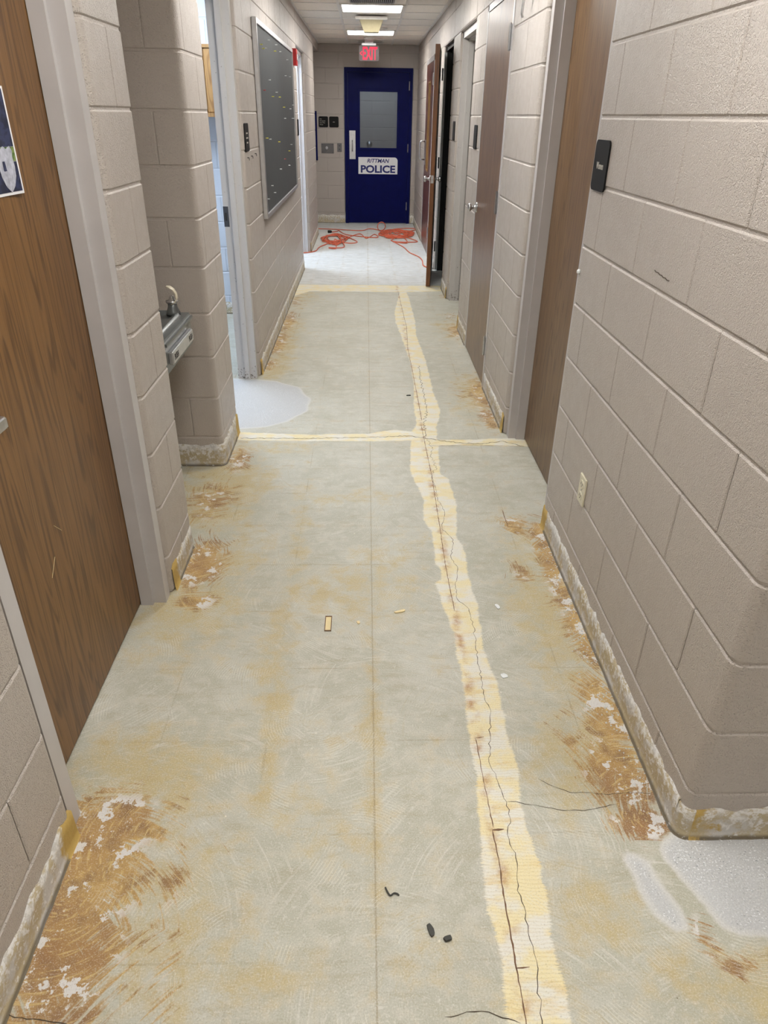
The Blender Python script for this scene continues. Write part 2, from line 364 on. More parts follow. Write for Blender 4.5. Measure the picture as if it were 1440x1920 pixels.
# ------------------------------------------------------------------ block walls
ZC = [max(0, .2032*k-.0456) for k in range(13)]+[2.5]     # 13 courses to the ceiling
BUL = .028
_cache = {}
def prof_mesh(pts, nrm, z0, z1, g=.004, d=.0048, e0=True, e1=True):
    """painted block face following a plan profile, edges eased back into the joint"""
    P = [Vector(p) for p in pts]; Nn = [Vector(n) for n in nrm]
    if e0:
        t = (P[1]-P[0]).normalized(); P = [P[0]-Nn[0]*.0025+t*.0008, P[0]+t*.0055]+P[1:]; Nn = [Nn[0]]+Nn
    if e1:
        t = (P[-1]-P[-2]).normalized(); P = P[:-1]+[P[-1]-t*.0055, P[-1]-Nn[-1]*.0025-t*.0008]; Nn = Nn+[Nn[-1]]
    rows = [(z0+g*.55, d), (z0+g+.0035, 0), (z1-g-.0035, 0), (z1-g*.55, d)]
    V = []; F = []; n = len(P)
    for z, off in rows:
        for p, q in zip(P, Nn):
            r = p-q*off; V.append((r.x, r.y, z))
    for a in range(3):
        for i in range(n-1): F.append((a*n+i, a*n+i+1, (a+1)*n+i+1, (a+1)*n+i))
    me = bpy.data.meshes.new('block'); me.from_pydata(V, [], F); me.update()
    bm = bmesh.new(); bm.from_mesh(me)
    for f in bm.faces: f.smooth = True
    for e in bm.edges:
        if len(e.link_faces) == 2 and e.calc_face_angle(0) > .45: e.smooth = False
    bm.to_mesh(me); bm.free()
    return me
class Wall:
    """painted concrete block wall. o: plan origin, t: direction of travel s, n: outward normal"""
    def __init__(s, name, label, o, t, n, mat='paint', thick=.15):
        s.o, s.t, s.n = Vector(o), Vector(t), Vector(n); s.mat = mat; s.thick = thick
        s.root_bm = MB(); s.name = name; s.label = label; s.items = []
    def W(s, a, d): return s.o+s.t*a+s.n*d
    def arc(s, a, sign, ret):
        """corner points after the face reaches a; sign=+1 at the end, -1 at the start (returned in order of travel for the end)"""
        P = []; Q = []
        for i in range(6):
            th = math.pi/2*i/5
            P.append(s.W(a-sign*BUL+sign*BUL*math.sin(th), -BUL+BUL*math.cos(th))); Q.append(s.t*sign*math.sin(th)+s.n*math.cos(th))
        P.append(s.W(a, -ret)); Q.append(s.t*sign)
        return P, Q
    def run(s, a0, a1, z0=0., z1=2.5, phase=0., bull0=0., bull1=0., longret=None, starts=None):
        """bull0/bull1 = depth of the rounded return at that end (0 = plain)"""
        def outline(u0, u1, b0, b1):
            P, Q = [], []
            if b0:
                p, q = s.arc(u0, -1, b0); P += p[::-1]; Q += q[::-1]
            else: P.append(s.W(u0, 0)); Q.append(s.n.copy())
            if b1:
                p, q = s.arc(u1, 1, b1); P += p; Q += q
            else: P.append(s.W(u1, 0)); Q.append(s.n.copy())
            return P, Q
        # mortar behind the faces
        P, Q = outline(a0, a1, bull0, bull1)
        pin = [p-q*.004 for p, q in zip(P, Q)]
        back = [s.W(a1-(.005 if bull1 else 0), -s.thick), s.W(a0+(.005 if bull0 else 0), -s.thick)]
        if bull1 and bull1 >= s.thick: back = back[1:]
        if bull0 and bull0 >= s.thick: back = back[:-1]
        s.root_bm.prism([(p.x, p.y) for p in pin+back], z0, z1)
        for k in range(13):
            za, zb = ZC[k], ZC[k+1]
            if zb <= z0+.02 or za >= z1-.02: continue
            za, zb = max(za, z0), min(zb, z1)
            s0 = starts[k % 2] if starts else a0
            cuts = [s0]; j = phase+(.1995 if k % 2 else 0.)
            j -= math.ceil((j-a0)/.399)*.399
            while j < a1-.04:
                if j > s0+.04: cuts.append(j)
                j += .399
            cuts.append(a1)
            for u0, u1 in zip(cuts, cuts[1:]):
                b0 = bull0 if u0 == a0 else 0; b1 = bull1 if u1 == a1 else 0
                if longret and b0: b0 = longret[k % 2] if u0 == a0 else 0
                P, Q = outline(u0, u1, b0, b1)
                key = None
                if not b0 and not b1:
                    key = (round(u1-u0, 3), round(za, 3), round(zb, 3), tuple(s.t), tuple(s.n), s.mat)
                    if key in _cache:
                        s.items.append((_cache[key][0], s.W(u0, 0)-_cache[key][1])); continue
                me = prof_mesh(P, Q, za, zb, e0=not b0 or bool(longret), e1=not b1)
                me.materials.append(M[s.mat])
                if key: _cache[key] = (me, s.W(u0, 0))
                s.items.append((me, Vector((0, 0))))
        return s
    def done(s):
        r = s.root_bm.build(s.name, s.mat); tag(r, s.label, 'wall', kind='structure')
        for me, off in s.items:
            b = link('block', me, r); b.location = (off.x, off.y, 0)
        return r

XL, XR = -.72, .783
E_, W_, S_ = Vector((1, 0)), Vector((-1, 0)), Vector((0, -1))
LW = dict(t=(0, 1), n=(1, 0)); RW = dict(t=(0, 1), n=(-1, 0)); TOP = 2.19
# left wall, near stretch: up to door 1 and the pier before the fountain alcove
wl = Wall('wall_left', 'taupe painted block wall around the near oak door', (XL, 0), **LW)
wl.run(-2.5, 1.16, phase=.37, bull1=.02).run(1.16, 2.17, z0=TOP, phase=.37).run(2.17, 2.53, phase=2.37-.1995*0, bull0=.02, bull1=.4)
wl.done()
# pier between alcove and cased opening: corridor face and face looking down the hall
wp = Wall('wall_left', 'taupe block pier between drinking fountain and bright opening', (XL, 0), **LW)
wp.run(3.28, 3.73, phase=3.55, bull0=.14, bull1=.04, longret=(.34, .14)).run(3.73, 4.70, z0=TOP, phase=3.55).done()
wa = Wall('wall_alcove', 'block end wall of the fountain alcove', (XL-.14, 3.28), (-1, 0), (0, -1))
wa.run(0, .40, phase=0., starts=(.2, 0)).done()
wab = Wall('wall_alcove', 'block back wall behind the fountain', (-1.12, 0), (0, 1), (1, 0))
wab.run(2.53, 3.28, phase=2.6).done()
# left wall with the board
wb = Wall('wall_left', 'long taupe block wall carrying the pin board', (XL, 0), **LW)
wb.run(4.70, 8.62, phase=4.98, bull0=.14, bull1=.06).run(8.62, 9.70, z0=TOP, phase=4.98).run(9.70, 11.42, phase=9.9, bull0=.04, bull1=.15).done()
wc = Wall('wall_left', 'block wall above the side passage', (XL, 0), **LW)
wc.run(11.42, 12.62, z0=2.392, phase=9.9).done()
# right wall
wr = Wall('wall_right', 'taupe block wall with rounded corner in the foreground', (XR, 0), **RW)
wr.run(1.13, 2.70, phase=1.335, bull0=.2, bull1=.02, longret=(.4, .2)).run(2.70, 3.70, z0=TOP, phase=1.335).done()
wr2 = Wall('wall_right', 'taupe block pier between two brown doors', (XR, 0), **RW)
wr2.run(3.70, 4.50, phase=3.90, bull0=.02).run(4.50, 5.46, z0=TOP, phase=3.9).run(5.46, 6.06, phase=5.86, bull1=.02).run(6.06, 7.08, z0=TOP, phase=5.86).done()
wr3 = Wall('wall_right', 'far block wall beside the open door', (XR+.01, 0), **RW)
wr3.run(7.08, 7.62, phase=7.3, bull0=.02, bull1=.08).run(7.62, 8.60, z0=TOP, phase=7.3).run(8.60, 9.55, phase=8.9, bull0=.02).run(9.55, 10.75, z0=TOP, phase=8.9).run(10.75, 12.62, phase=11.).done()
ws = Wall('wall_right', 'block wall turning away into the side hall', (XR, 1.13), (1, 0), (0, -1))
ws.run(.2, 3.2, phase=.4, starts=(.4, .2)).done()
# end wall around the blue door
we = Wall('wall_end', 'taupe block end wall around the blue door', (0, 12.62), (1, 0), (0, -1))
we.run(-3.0, -.345, phase=-.62).run(-.345, .725, z0=2.195, phase=-.62).run(.725, .95, phase=-.62).done()
# the pale room seen through the cased opening
wq = Wall('wall_room', 'pale block wall of the bright side room', (0, 6.43), (1, 0), (0, -1), mat='paint_room', thick=.1)
wq.run(-2.4, -.88, phase=-1.21).done()
# plain shells that close the rooms
def shell(name, label, boxes, mat='plaster'):
    m = MB()
    for b in boxes: m.box(*b)
    return tag(m.build(name, mat), label, 'wall', kind='structure')
shell('wall_back', 'plain wall behind the viewpoint', [(-.9, 4.2, -2.6, -2.5, 0, 2.5), (4.0, 4.1, -2.5, 1.3, 0, 2.5)])
shell('wall_room', 'plain white walls of the bright side room', [(-2.5, -2.4, 3.5, 6.53, 0, 2.5), (-2.4, -.872, 3.72-.12, 3.72-.02, 0, 2.5)], 'paint_room')
shell('wall_room', 'plain white walls of the second side room', [(-2.4, -.872, 8.3, 8.4, 0, 2.5), (-2.4, -.872, 10.3, 10.4, 0, 2.5), (-2.5, -2.4, 8.3, 10.4, 0, 2.5)], 'paint_room')
shell('wall_passage', 'plain walls of the side passage before the blue door', [(-3.1, -3.0, 11.27, 12.72, 0, 2.5), (-3.0, -.872, 11.27, 11.37, 0, 2.5)])
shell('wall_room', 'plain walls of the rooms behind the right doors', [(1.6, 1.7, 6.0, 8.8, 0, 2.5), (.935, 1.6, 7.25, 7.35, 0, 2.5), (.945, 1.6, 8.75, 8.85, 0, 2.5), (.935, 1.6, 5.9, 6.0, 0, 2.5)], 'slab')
# vestibule behind the glass of the blue door
wv = Wall('wall_vestibule', 'grey block wall seen through the blue door glass', (0, 14.2), (1, 0), (0, -1), thick=.08)
wv.run(-.9, 1.2, phase=-.3).done()
shell('wall_vestibule', 'plain side walls of the vestibule behind the blue door', [(-1., -.9, 12.775, 14.28, 0, 2.5), (1.2, 1.3, 12.775, 14.28, 0, 2.5)])

# ------------------------------------------------------------------ floor
def poly_sd(px, py, poly):
    """signed distance, positive inside"""
    d = np.full(px.shape, 1e9); ins = np.zeros(px.shape, bool); n = len(poly)
    for i in range(n):
        ax, ay = poly[i]; bx, by = poly[(i+1) % n]; ex, ey = bx-ax, by-ay; L = ex*ex+ey*ey+1e-12
        t = np.clip(((px-ax)*ex+(py-ay)*ey)/L, 0, 1); d = np.minimum(d, np.hypot(px-ax-t*ex, py-ay-t*ey))
        c = ((ay > py) != (by > py)) & (px < ex*(py-ay)/(ey if abs(ey) > 1e-9 else 1e-9)+ax); ins ^= c
    return np.where(ins, d, -d)
stripL = [(0.351, 7.423), (0.265, 6.542), (0.261, 6.16), (0.289, 5.751), (0.312, 5.33), (0.327, 5.01), (0.323, 4.532), (0.297, 4.097), (0.301, 3.856), (0.255, 3.697), (0.255, 3.644), (0.229, 3.272), (0.236, 3.12), (0.274, 2.935), (0.259, 2.723), (0.289, 2.626), (0.283, 2.367), (0.301, 2.333), (0.298, 2.258), (0.271, 2.233), (0.289, 2.071), (0.311, 1.934), (0.304, 1.806), (0.315, 1.761), (0.303, 1.475), (0.302, 1.273), (0.285, 1.096), (0.28, 0.978), (0.291, 0.872), (0.289, 0.782), (0.275, 0.5)]
stripR = [(0.40, 7.5), (0.426, 7.181), (0.433, 6.238), (0.413, 5.755), (0.441, 5.115), (0.442, 4.78), (0.439, 4.377), (0.458, 4.09), (0.436, 3.916), (0.407, 3.808), (0.4, 3.586), (0.376, 3.198), (0.414, 3.121), (0.421, 2.847), (0.392, 2.59), (0.411, 2.467), (0.405, 2.273), (0.412, 2.071), (0.4, 1.827), (0.41, 1.761), (0.42, 1.705), (0.415, 1.462), (0.424, 1.366), (0.408, 1.223), (0.412, 1.163), (0.421, 1.053), (0.418, 0.954), (0.41, 0.844), (0.413, 0.765), (0.417, 0.5)]
t1 = [(-0.72, 3.715), (-0.502, 3.697), (-0.27, 3.684), (0.019, 3.702), (0.157, 3.758), (0.26, 3.735), (0.402, 3.615), (0.643, 3.627), (0.809, 3.644), (0.93, 3.62), (0.93, 3.532), (0.628, 3.534), (0.408, 3.542), (0.253, 3.606), (0.042, 3.597), (-0.291, 3.594), (-0.706, 3.605)]
t2 = [(-0.72, 7.70), (0.08, 7.70), (0.785, 7.70), (0.82, 7.45), (0.403, 7.38), (0.076, 7.386), (-0.571, 7.383), (-0.72, 7.15)]
pL = [(-2.4, 4.744), (-0.855, 4.642), (-0.594, 4.602), (-0.44, 4.476), (-0.349, 4.276), (-0.353, 4.053), (-0.453, 3.88), (-0.569, 3.782), (-0.731, 3.764), (-2.4, 3.744)]
pR1 = [(0.622, 1.071), (0.639, 1.093), (0.668, 1.09), (0.7, 1.068), (0.712, 1.008), (0.723, 0.95), (0.721, 0.9), (0.693, 0.896), (0.659, 0.928), (0.632, 0.985)]
pR2 = [(0.729, 1.108), (0.773, 1.14), (1.016, 1.15), (1.9, 1.15), (1.8, 0.8), (1.218, 0.854), (0.89, 0.876), (0.83, 0.881), (0.802, 0.899), (0.78, 0.954), (0.746, 1.008), (0.72, 1.07)]
xs = np.concatenate([np.arange(-3, -.95, .12), np.arange(-.95, 1.7, .0105), np.arange(1.7, 4.01, .15)])
ys = np.concatenate([np.arange(-2.5, .5, .15), np.arange(.5, 4.2, .0105), np.arange(4.2, 8.2, .02), np.arange(8.2, 14.31, .06)])
GX, GY = np.meshgrid(xs, ys); gx, gy = GX.ravel(), GY.ravel(); nx, ny = len(xs), len(ys)
def wobble(s, a): return a*(np.sin(gx*37*s+gy*23*s)+np.sin(gx*-51*s+gy*43*s+1.3)+np.sin(gy*91*s+gx*13*s+.4))/3
sd = np.maximum(poly_sd(gx, gy, stripL+stripR[::-1]), poly_sd(gx, gy, t1)); sd = np.maximum(sd, poly_sd(gx, gy, t2))
strip = np.clip(.5+(sd+wobble(1, .004))/.06, 0, 1)
pd = np.maximum(np.maximum(poly_sd(gx, gy, pL), poly_sd(gx, gy, pR1)), poly_sd(gx, gy, pR2)); patch = np.clip(.5+(pd+wobble(.35, .012))/.12, 0, 1)
def blobs(L):
    v = np.zeros(gx.shape)
    for x, y, rx, ry, a in L: v = np.maximum(v, a*np.exp(-((gx-x)/rx)**2-((gy-y)/ry)**2))
    return v
brown = blobs([(-.66, 1.18, .19, .12, 1.), (-.66, 1.03, .17, .2, 1.05), (-.66, .85, .17, .2, 1.05), (-.72, .6, .12, .3, 1.), (-.45, 1.02, .05, .2, .55), (-.42, .8, .04, .2, .5),
               (-.66, 2.38, .13, .22, .95), (-.62, 2.12, .10, .08, .8), (-.72, 2.9, .16, .28, .7), (-.66, 3.35, .09, .22, .75),
               (-.70, 4.95, .10, .25, .7), (-.70, 5.5, .10, .5, .85), (-.68, 6.2, .10, .5, .8), (-.68, 6.9, .08, .4, .6),
               (.76, 2.35, .09, .45, .9), (.66, 2.68, .09, .10, .85), (.76, 2.6, .06, .15, .9), (.76, 1.95, .07, .3, .85), (.73, 1.55, .09, .25, .9), (.70, 1.33, .12, .16, 1.), (.71, 1.17, .10, .06, 1.05),
               (.62, 2.3, .08, .10, .62), (.60, 1.45, .05, .15, .6), (.745, 4.35, .10, .4, .85), (.74, 3.95, .08, .25, .8), (.62, 4.4, .08, .2, .5), (.76, 5.9, .10, .3, .8), (.76, 6.4, .08, .2, .6), (.78, 7.2, .10, .15, .5),
               (.75, .88, .035, .08, .75), (.80, .82, .08, .04, .6)])
tan = blobs([(-.6, 1.35, .35, .22, .8), (-.1, 1.2, .7, .5, .38), (0, 2.3, .7, .5, .38), (-.3, 1.9, .10, .5, .62), (-.27, 1.5, .06, .5, .75), (-.28, 2.5, .08, .8, .6), (-.68, 3.0, .25, .55, .9), (-.62, 2.2, .3, .5, .75), (.0, 2.2, .35, .25, .6), (.02, 1.5, .05, .9, .62),
             (-.45, .95, .3, .35, .55), (-.2, .8, .25, .1, .55), (.66, 2.1, .22, .7, .75), (.62, 1.4, .25, .3, .7), (.55, .95, .15, .2, .55), (.8, .78, .3, .12, .8), (.3, .8, .4, .2, .45), (-.65, 5.4, .16, 1.3, .85), (-.6, 7.2, .2, .5, .7),
             (.7, 4.3, .2, .6, .7), (.7, 6., .2, .6, .5), (-.5, 3.5, .4, .12, .6), (-.1, 2.95, .5, .1, .45), (-.62, 1.9, .2, .3, .5)])
me = bpy.data.meshes.new('floor')
me.vertices.add(nx*ny); me.vertices.foreach_set('co', np.stack([gx, gy, np.zeros_like(gx)], 1).ravel())
idx = np.arange(nx*ny).reshape(ny, nx); q = np.stack([idx[:-1, :-1], idx[:-1, 1:], idx[1:, 1:], idx[1:, :-1]], -1).reshape(-1, 4)
me.loops.add(q.size); me.loops.foreach_set('vertex_index', q.ravel().astype(np.int32)); me.polygons.add(len(q))
me.polygons.foreach_set('loop_start', np.arange(0, q.size, 4, dtype=np.int32)); me.update(calc_edges=True)
for nm, arr in (('strip', strip), ('patch', patch), ('brown', brown), ('tan', tan)):
    a = me.attributes.new(nm, 'FLOAT', 'POINT'); a.data.foreach_set('value', arr.astype(np.float32))
me.materials.append(M['floor'])
floor = link('floor', me); tag(floor, 'worn ground concrete corridor floor with glue stains and filler strips', 'floor', kind='structure')
# cracks: thin jagged ribbons lying in the slab
def crack(pts, wd, mat, jit=.006, step=.012):
    P = []
    for (ax, ay), (bx, by) in zip(pts, pts[1:]):
        L = math.hypot(bx-ax, by-ay); n = max(1, int(L/step))
        for i in range(n):
            t = i/n; j = 0 if i == 0 else random.uniform(-jit, jit)
            P.append((ax+(bx-ax)*t-(by-ay)/L*j, ay+(by-ay)*t+(bx-ax)/L*j))
    P.append(pts[-1]); V = []; F = []
    for i, p in enumerate(P):
        a = P[max(0, i-1)]; b = P[min(len(P)-1, i+1)]; L = math.hypot(b[0]-a[0], b[1]-a[1])+1e-9
        h = wd*random.uniform(.35, 1.)*(.3 if i in (0, len(P)-1) else 1)/2
        V += [(p[0]-(b[1]-a[1])/L*h, p[1]+(b[0]-a[0])/L*h, .0006), (p[0]+(b[1]-a[1])/L*h, p[1]-(b[0]-a[0])/L*h, .0006)]
    for i in range(len(P)-1): F.append((2*i, 2*i+1, 2*i+3, 2*i+2))
    m2 = bpy.data.meshes.new('crack'); m2.from_pydata(V, [], F); m2.materials.append(M[mat]); link('crack', m2, floor)
crJ = [(0.324, 3.841), (0.327, 3.524), (0.331, 3.195), (0.329, 2.912), (0.326, 2.646), (0.321, 2.35), (0.325, 2.099), (0.325, 2.059)]
crW = [(0.336, 3.195), (0.339, 2.912), (0.361, 2.805), (0.335, 2.646), (0.374, 2.553), (0.35, 2.415), (0.368, 2.334), (0.346, 2.212), (0.345, 2.126), (0.379, 2.072), (0.382, 1.969), (0.378, 1.884), (0.373, 1.793), (0.373, 1.761), (0.369, 1.638), (0.382, 1.563), (0.365, 1.474), (0.346, 1.369), (0.36, 1.301), (0.373, 1.237), (0.373, 1.189), (0.358, 1.138), (0.367, 1.077), (0.361, 1.031), (0.355, 0.993), (0.365, 0.941), (0.361, 0.896), (0.365, 0.853), (0.367, 0.82), (0.359, 0.785), (0.357, 0.747), (0.348, 0.66)]
crT = [(-0.698, 3.629), (-0.477, 3.628), (-0.23, 3.634), (0.018, 3.649), (0.243, 3.67), (0.317, 3.645), (0.39, 3.615), (0.51, 3.579), (0.631, 3.562), (0.761, 3.603), (0.871, 3.528)]
crack(crJ, .0035, 'crack_soft', .001)
crack([(0.32, 1.458), (0.322, 1.316), (0.325, 1.16)], .003, 'crack_soft', .001)
crack([(0.322, 1.154), (0.325, 1.072), (0.321, 0.987), (0.322, 0.92), (0.321, 0.821), (0.322, 0.76), (0.318, 0.6)], .0045, 'crack_soft', .001)
crack([(.322, 1.154), (.352, 1.156)], .007, 'crack_soft', .001); crack([(.319, .822), (.35, .824)], .006, 'crack_soft', .001)
crack([(.32, 1.458), (.345, 1.461)], .005, 'crack_soft', .001)
crack(crW, .0022, 'crack', .004)
crack([(0.33, 7.41), (0.336, 6.802), (0.348, 6.022), (0.325, 5.385), (0.329, 5.005), (0.331, 4.5), (.333, 3.9)], .004, 'crack_soft', .001)
crack([(0.381, 4.955), (0.375, 4.536), (0.375, 4.328), (0.381, 4.136), (0.345, 3.855), (0.331, 3.634)], .004, 'crack', .01)
crack([(0.345, 3.62), (0.36, 3.5), (.35, 3.38), (.365, 3.25), (.336, 3.195)], .0025, 'crack', .008)
crack([(0.374, 1.238), (0.398, 1.238), (0.433, 1.228), (0.473, 1.219), (0.518, 1.209), (0.571, 1.208), (0.615, 1.217), (0.66, 1.226)], .0022, 'crack', .002)
crack([(0.472, 1.311), (0.51, 1.284), (0.548, 1.265), (0.591, 1.264), (0.649, 1.257), (0.699, 1.263), (0.768, 1.259)], .002, 'crack', .002)
crack([(-0.724, 0.753), (-0.697, 0.744), (-0.659, 0.741), (-0.632, 0.737), (-0.601, 0.733), (-.54, .72)], .0022, 'crack', .002)
crack([(0.159, 0.732), (0.186, 0.734), (0.205, 0.74), (0.25, 0.739), (0.275, 0.728), (0.31, 0.718)], .0025, 'crack', .002)
crack(crT, .0055, 'crack', .006)
crack([(.35, 3.535), (.6, 3.545), (.88, 3.53)], .004, 'crack_soft', .003)
crack([(0.628, 2.816), (0.627, 2.665), (0.737, 2.646)], .004, 'crack_soft', .001)

# stripped base band along the foot of the walls
def baseband(name, label, segs, h=.10):
    m = bmesh.new(); ol = m.verts.layers.float.new('olive')
    for (ax, ay), (bx, by), nn, o0, o1 in segs:
        na, nb = nn if isinstance(nn[0], tuple) else (nn, nn)
        L = math.hypot(bx-ax, by-ay); n = max(2, int(L/.02)); rows = [0, .03, .06, .085, 1, 1.001]; G = []
        for i in range(n+1):
            t = i/n; nx_ = na[0]+(nb[0]-na[0])*t; ny_ = na[1]+(nb[1]-na[1])*t; x = ax+(bx-ax)*t; y = ay+(by-ay)*t; hh = h+(.009*math.sin(i*.9)*random.random()+random.uniform(-.006, .006) if L > .05 else 0)
            o = max(o0*max(0, 1-t*L/.11), o1*max(0, 1-(1-t)*L/.11)) if L > .05 else o0; col = []
            for r, d in ((0, .011), (.012, .007), (.3, .0045), (.65, .004), (1, .003), (1.02, -.006)):
                dd = d+(random.uniform(-.0012, .0012) if L > .05 else 0)
                v = m.verts.new((x+nx_*dd, y+ny_*dd, hh*r)); v[ol] = min(1, o*1.4); col.append(v)
            G.append(col)
        for A, B in zip(G, G[1:]):
            for j in range(5): m.faces.new((A[j], B[j], B[j+1], A[j+1]))
    bmesh.ops.remove_doubles(m, verts=m.verts, dist=.0002); bmesh.ops.recalc_face_normals(m, faces=m.faces)
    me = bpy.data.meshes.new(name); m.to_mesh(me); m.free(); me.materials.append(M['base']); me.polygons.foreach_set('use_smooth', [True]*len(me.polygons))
    o = link(name, me); return tag(o, label, 'baseboard', kind='structure')
LN = (1, 0); RN = (-1, 0); SN = (0, -1)
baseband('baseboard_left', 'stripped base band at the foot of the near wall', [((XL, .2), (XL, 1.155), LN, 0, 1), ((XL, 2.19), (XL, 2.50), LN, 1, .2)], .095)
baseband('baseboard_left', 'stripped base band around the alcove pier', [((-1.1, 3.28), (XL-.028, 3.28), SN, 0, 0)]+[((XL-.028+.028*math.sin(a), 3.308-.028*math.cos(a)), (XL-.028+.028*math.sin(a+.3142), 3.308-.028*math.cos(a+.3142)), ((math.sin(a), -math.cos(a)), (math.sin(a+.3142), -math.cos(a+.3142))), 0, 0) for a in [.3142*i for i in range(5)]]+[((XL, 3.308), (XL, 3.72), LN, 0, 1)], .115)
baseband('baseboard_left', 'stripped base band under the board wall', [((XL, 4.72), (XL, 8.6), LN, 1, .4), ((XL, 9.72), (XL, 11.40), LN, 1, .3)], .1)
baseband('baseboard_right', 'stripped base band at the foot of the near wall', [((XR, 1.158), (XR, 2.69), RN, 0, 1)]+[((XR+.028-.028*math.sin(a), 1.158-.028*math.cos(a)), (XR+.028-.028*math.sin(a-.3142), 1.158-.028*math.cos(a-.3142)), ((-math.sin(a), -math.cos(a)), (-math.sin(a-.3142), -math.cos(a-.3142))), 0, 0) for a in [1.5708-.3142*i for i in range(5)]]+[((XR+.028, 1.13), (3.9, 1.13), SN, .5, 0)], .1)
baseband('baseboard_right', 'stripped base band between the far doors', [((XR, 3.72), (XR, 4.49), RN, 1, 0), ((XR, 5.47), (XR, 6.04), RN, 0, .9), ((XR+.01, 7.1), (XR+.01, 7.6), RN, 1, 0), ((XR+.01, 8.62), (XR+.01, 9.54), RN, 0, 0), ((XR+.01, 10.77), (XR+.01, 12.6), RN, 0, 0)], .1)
baseband('baseboard_end', 'stripped base band on the end wall', [((-1.6, 12.62), (-.345, 12.62), SN, 0, 0), ((.725, 12.62), (.79, 12.62), SN, 0, 0)], .12)
baseband('baseboard_room', 'stripped base band in the bright room', [((-2.3, 6.43), (-.9, 6.43), SN, 1, 1)], .1)

# ------------------------------------------------------------------ ceiling
ceil = MB().box(-3.1, 4.1, -2.6, 14.3, 2.515, 2.6).build('ceiling', 'slab'); tag(ceil, 'suspended ceiling of white tiles in a metal grid', 'ceiling', kind='structure')
CX = [XL-.005, -.27, .385, XR+.02]; R0, RP = 8.22, .5925
rows = [R0+RP*i for i in range(-18, 8)]; rows[-1] = 12.62
lightrows = [R0+RP*4*i for i in (-4, -3, -2, -1, 0, 1)]
def tilemesh(w, l):
    m = MB().box(0, w, 0, l, 2.4985, 2.513); bmesh.ops.recalc_face_normals(m.bm, faces=m.bm.faces)
    me = bpy.data.meshes.new('ceiling_tile'); m.bm.to_mesh(me); m.bm.free(); me.materials.append(M['ceiling']); return me
tm = {}
ventrow = R0-RP
for a, b in zip(rows, rows[1:]):
    for x0, x1 in zip(CX, CX[1:]):
        if x0 == CX[1] and any(abs(a-l) < .05 for l in lightrows): continue
        key = (round(x1-x0, 3), round(b-a, 3))
        if key not in tm: tm[key] = tilemesh(*key)
        t = link('ceiling_tile', tm[key], ceil); t.location = (x0, a, 0)
for y in rows[1:-1]: MB().box(XL, XR, y-.012, y+.012, 2.494, 2.4999).build('grid_bar', 'tbar', ceil)
for x in CX[1:3]: MB().box(x-.012, x+.012, rows[0], 12.62, 2.4935, 2.4995).build('grid_bar', 'tbar', ceil)
MB().box(XL-.0, XL+.022, rows[0], 12.62, 2.494, 2.4995).build('edge_trim', 'tbar', ceil)
MB().box(XR-.022, XR+.0, rows[0], 12.62, 2.494, 2.4995).build('edge_trim', 'tbar', ceil)
# plain ceilings of the other rooms
for nm, b, lb in (('ceiling', (-3.0, XL-.01, 2.54, 12.7), 'plain ceiling over the rooms beside the hall'), ('ceiling', (XR+.02, 4.0, -2.5, 14.2), 'plain ceiling over the side hall'), ('ceiling', (XL, XR+.02, -2.5, rows[0]), 'plain ceiling behind the viewpoint'), ('ceiling', (-1., 1.3, 12.77, 14.28), 'plain ceiling of the vestibule')):
    z = 2.5+random.uniform(0, .004)
    tag(MB().box(b[0], b[1], b[2], b[3], z, z+.01).build(nm, 'ceiling'), lb, 'ceiling', kind='structure')
LL = ['square lit fluorescent panel, closest to the blue door', 'square lit fluorescent panel before the hanging beige unit', 'lit ceiling panel above the open cased doorway', 'lit ceiling panel over the first brown doors', 'lit ceiling panel over the foreground floor', 'lit ceiling panel furthest behind the viewpoint']
def fixture(y, label, x0=CX[1], x1=CX[2], l=RP, mat='lamp', group='ceiling light panels'):
    cx, cy = (x0+x1)/2, y+l/2; t = tag(empty('ceiling_light', (cx, cy, 2.49)), label, 'ceiling light', group)
    m = MB()
    for b in ((x0+.012, x1-.012, y+.012, y+.035), (x0+.012, x1-.012, y+l-.035, y+l-.012), (x0+.012, x0+.035, y+.035, y+l-.035), (x1-.035, x1-.012, y+.035, y+l-.035)):
        m.box(*b, 2.488, 2.512)
    m.build('light_frame', 'tbar', t)
    MB().box(x0+.035, x1-.035, y+.035, y+l-.035, 2.494, 2.510).build('diffuser', mat, t)
for y, lb in zip(lightrows[::-1], LL): fixture(y, lb)
fixture(.2, 'lit ceiling panel of the side hall', 1.9, 2.5, group=None)
fixture(4.9, 'lit ceiling panel of the bright side room', -1.9, -1.2, 1.1, 'room_lamp', None)
fixture(8.85, 'lit ceiling panel of the second side room', -1.75, -1.15, .6, 'room_lamp_strong', None)
fixture(13.1, 'lit ceiling panel of the vestibule', -.2, .4, .5, 'vest_lamp', None)
def grille(y0, y1, x0, x1, label, nsl):
    t = tag(empty('air_vent', ((x0+x1)/2, (y0+y1)/2, 2.49)), label, 'vent')
    m = MB(); e = .02
    for b in ((x0, x1, y0, y0+e), (x0, x1, y1-e, y1), (x0, x0+e, y0+e, y1-e), (x1-e, x1, y0+e, y1-e)): m.box(*b, 2.486, 2.494)
    m.build('vent_frame', 'tbar', t); MB().box(x0+e, x1-e, y0+e, y1-e, 2.4935, 2.498).build('vent_backing', 'slot', t)
    for i in range(nsl):
        x = x0+e+(x1-x0-2*e)*(i+.5)/nsl; MB().box(x-.0035, x+.0035, y0+e, y1-e, 2.487, 2.4935).build('slat', 'alu', t)
grille(7.72, 8.14, -.17, .28, 'slatted ceiling vent just before the first lit panel', 22)
grille(12.08, 12.3, -.13, .25, 'small slatted ceiling vent above the exit sign', 14)
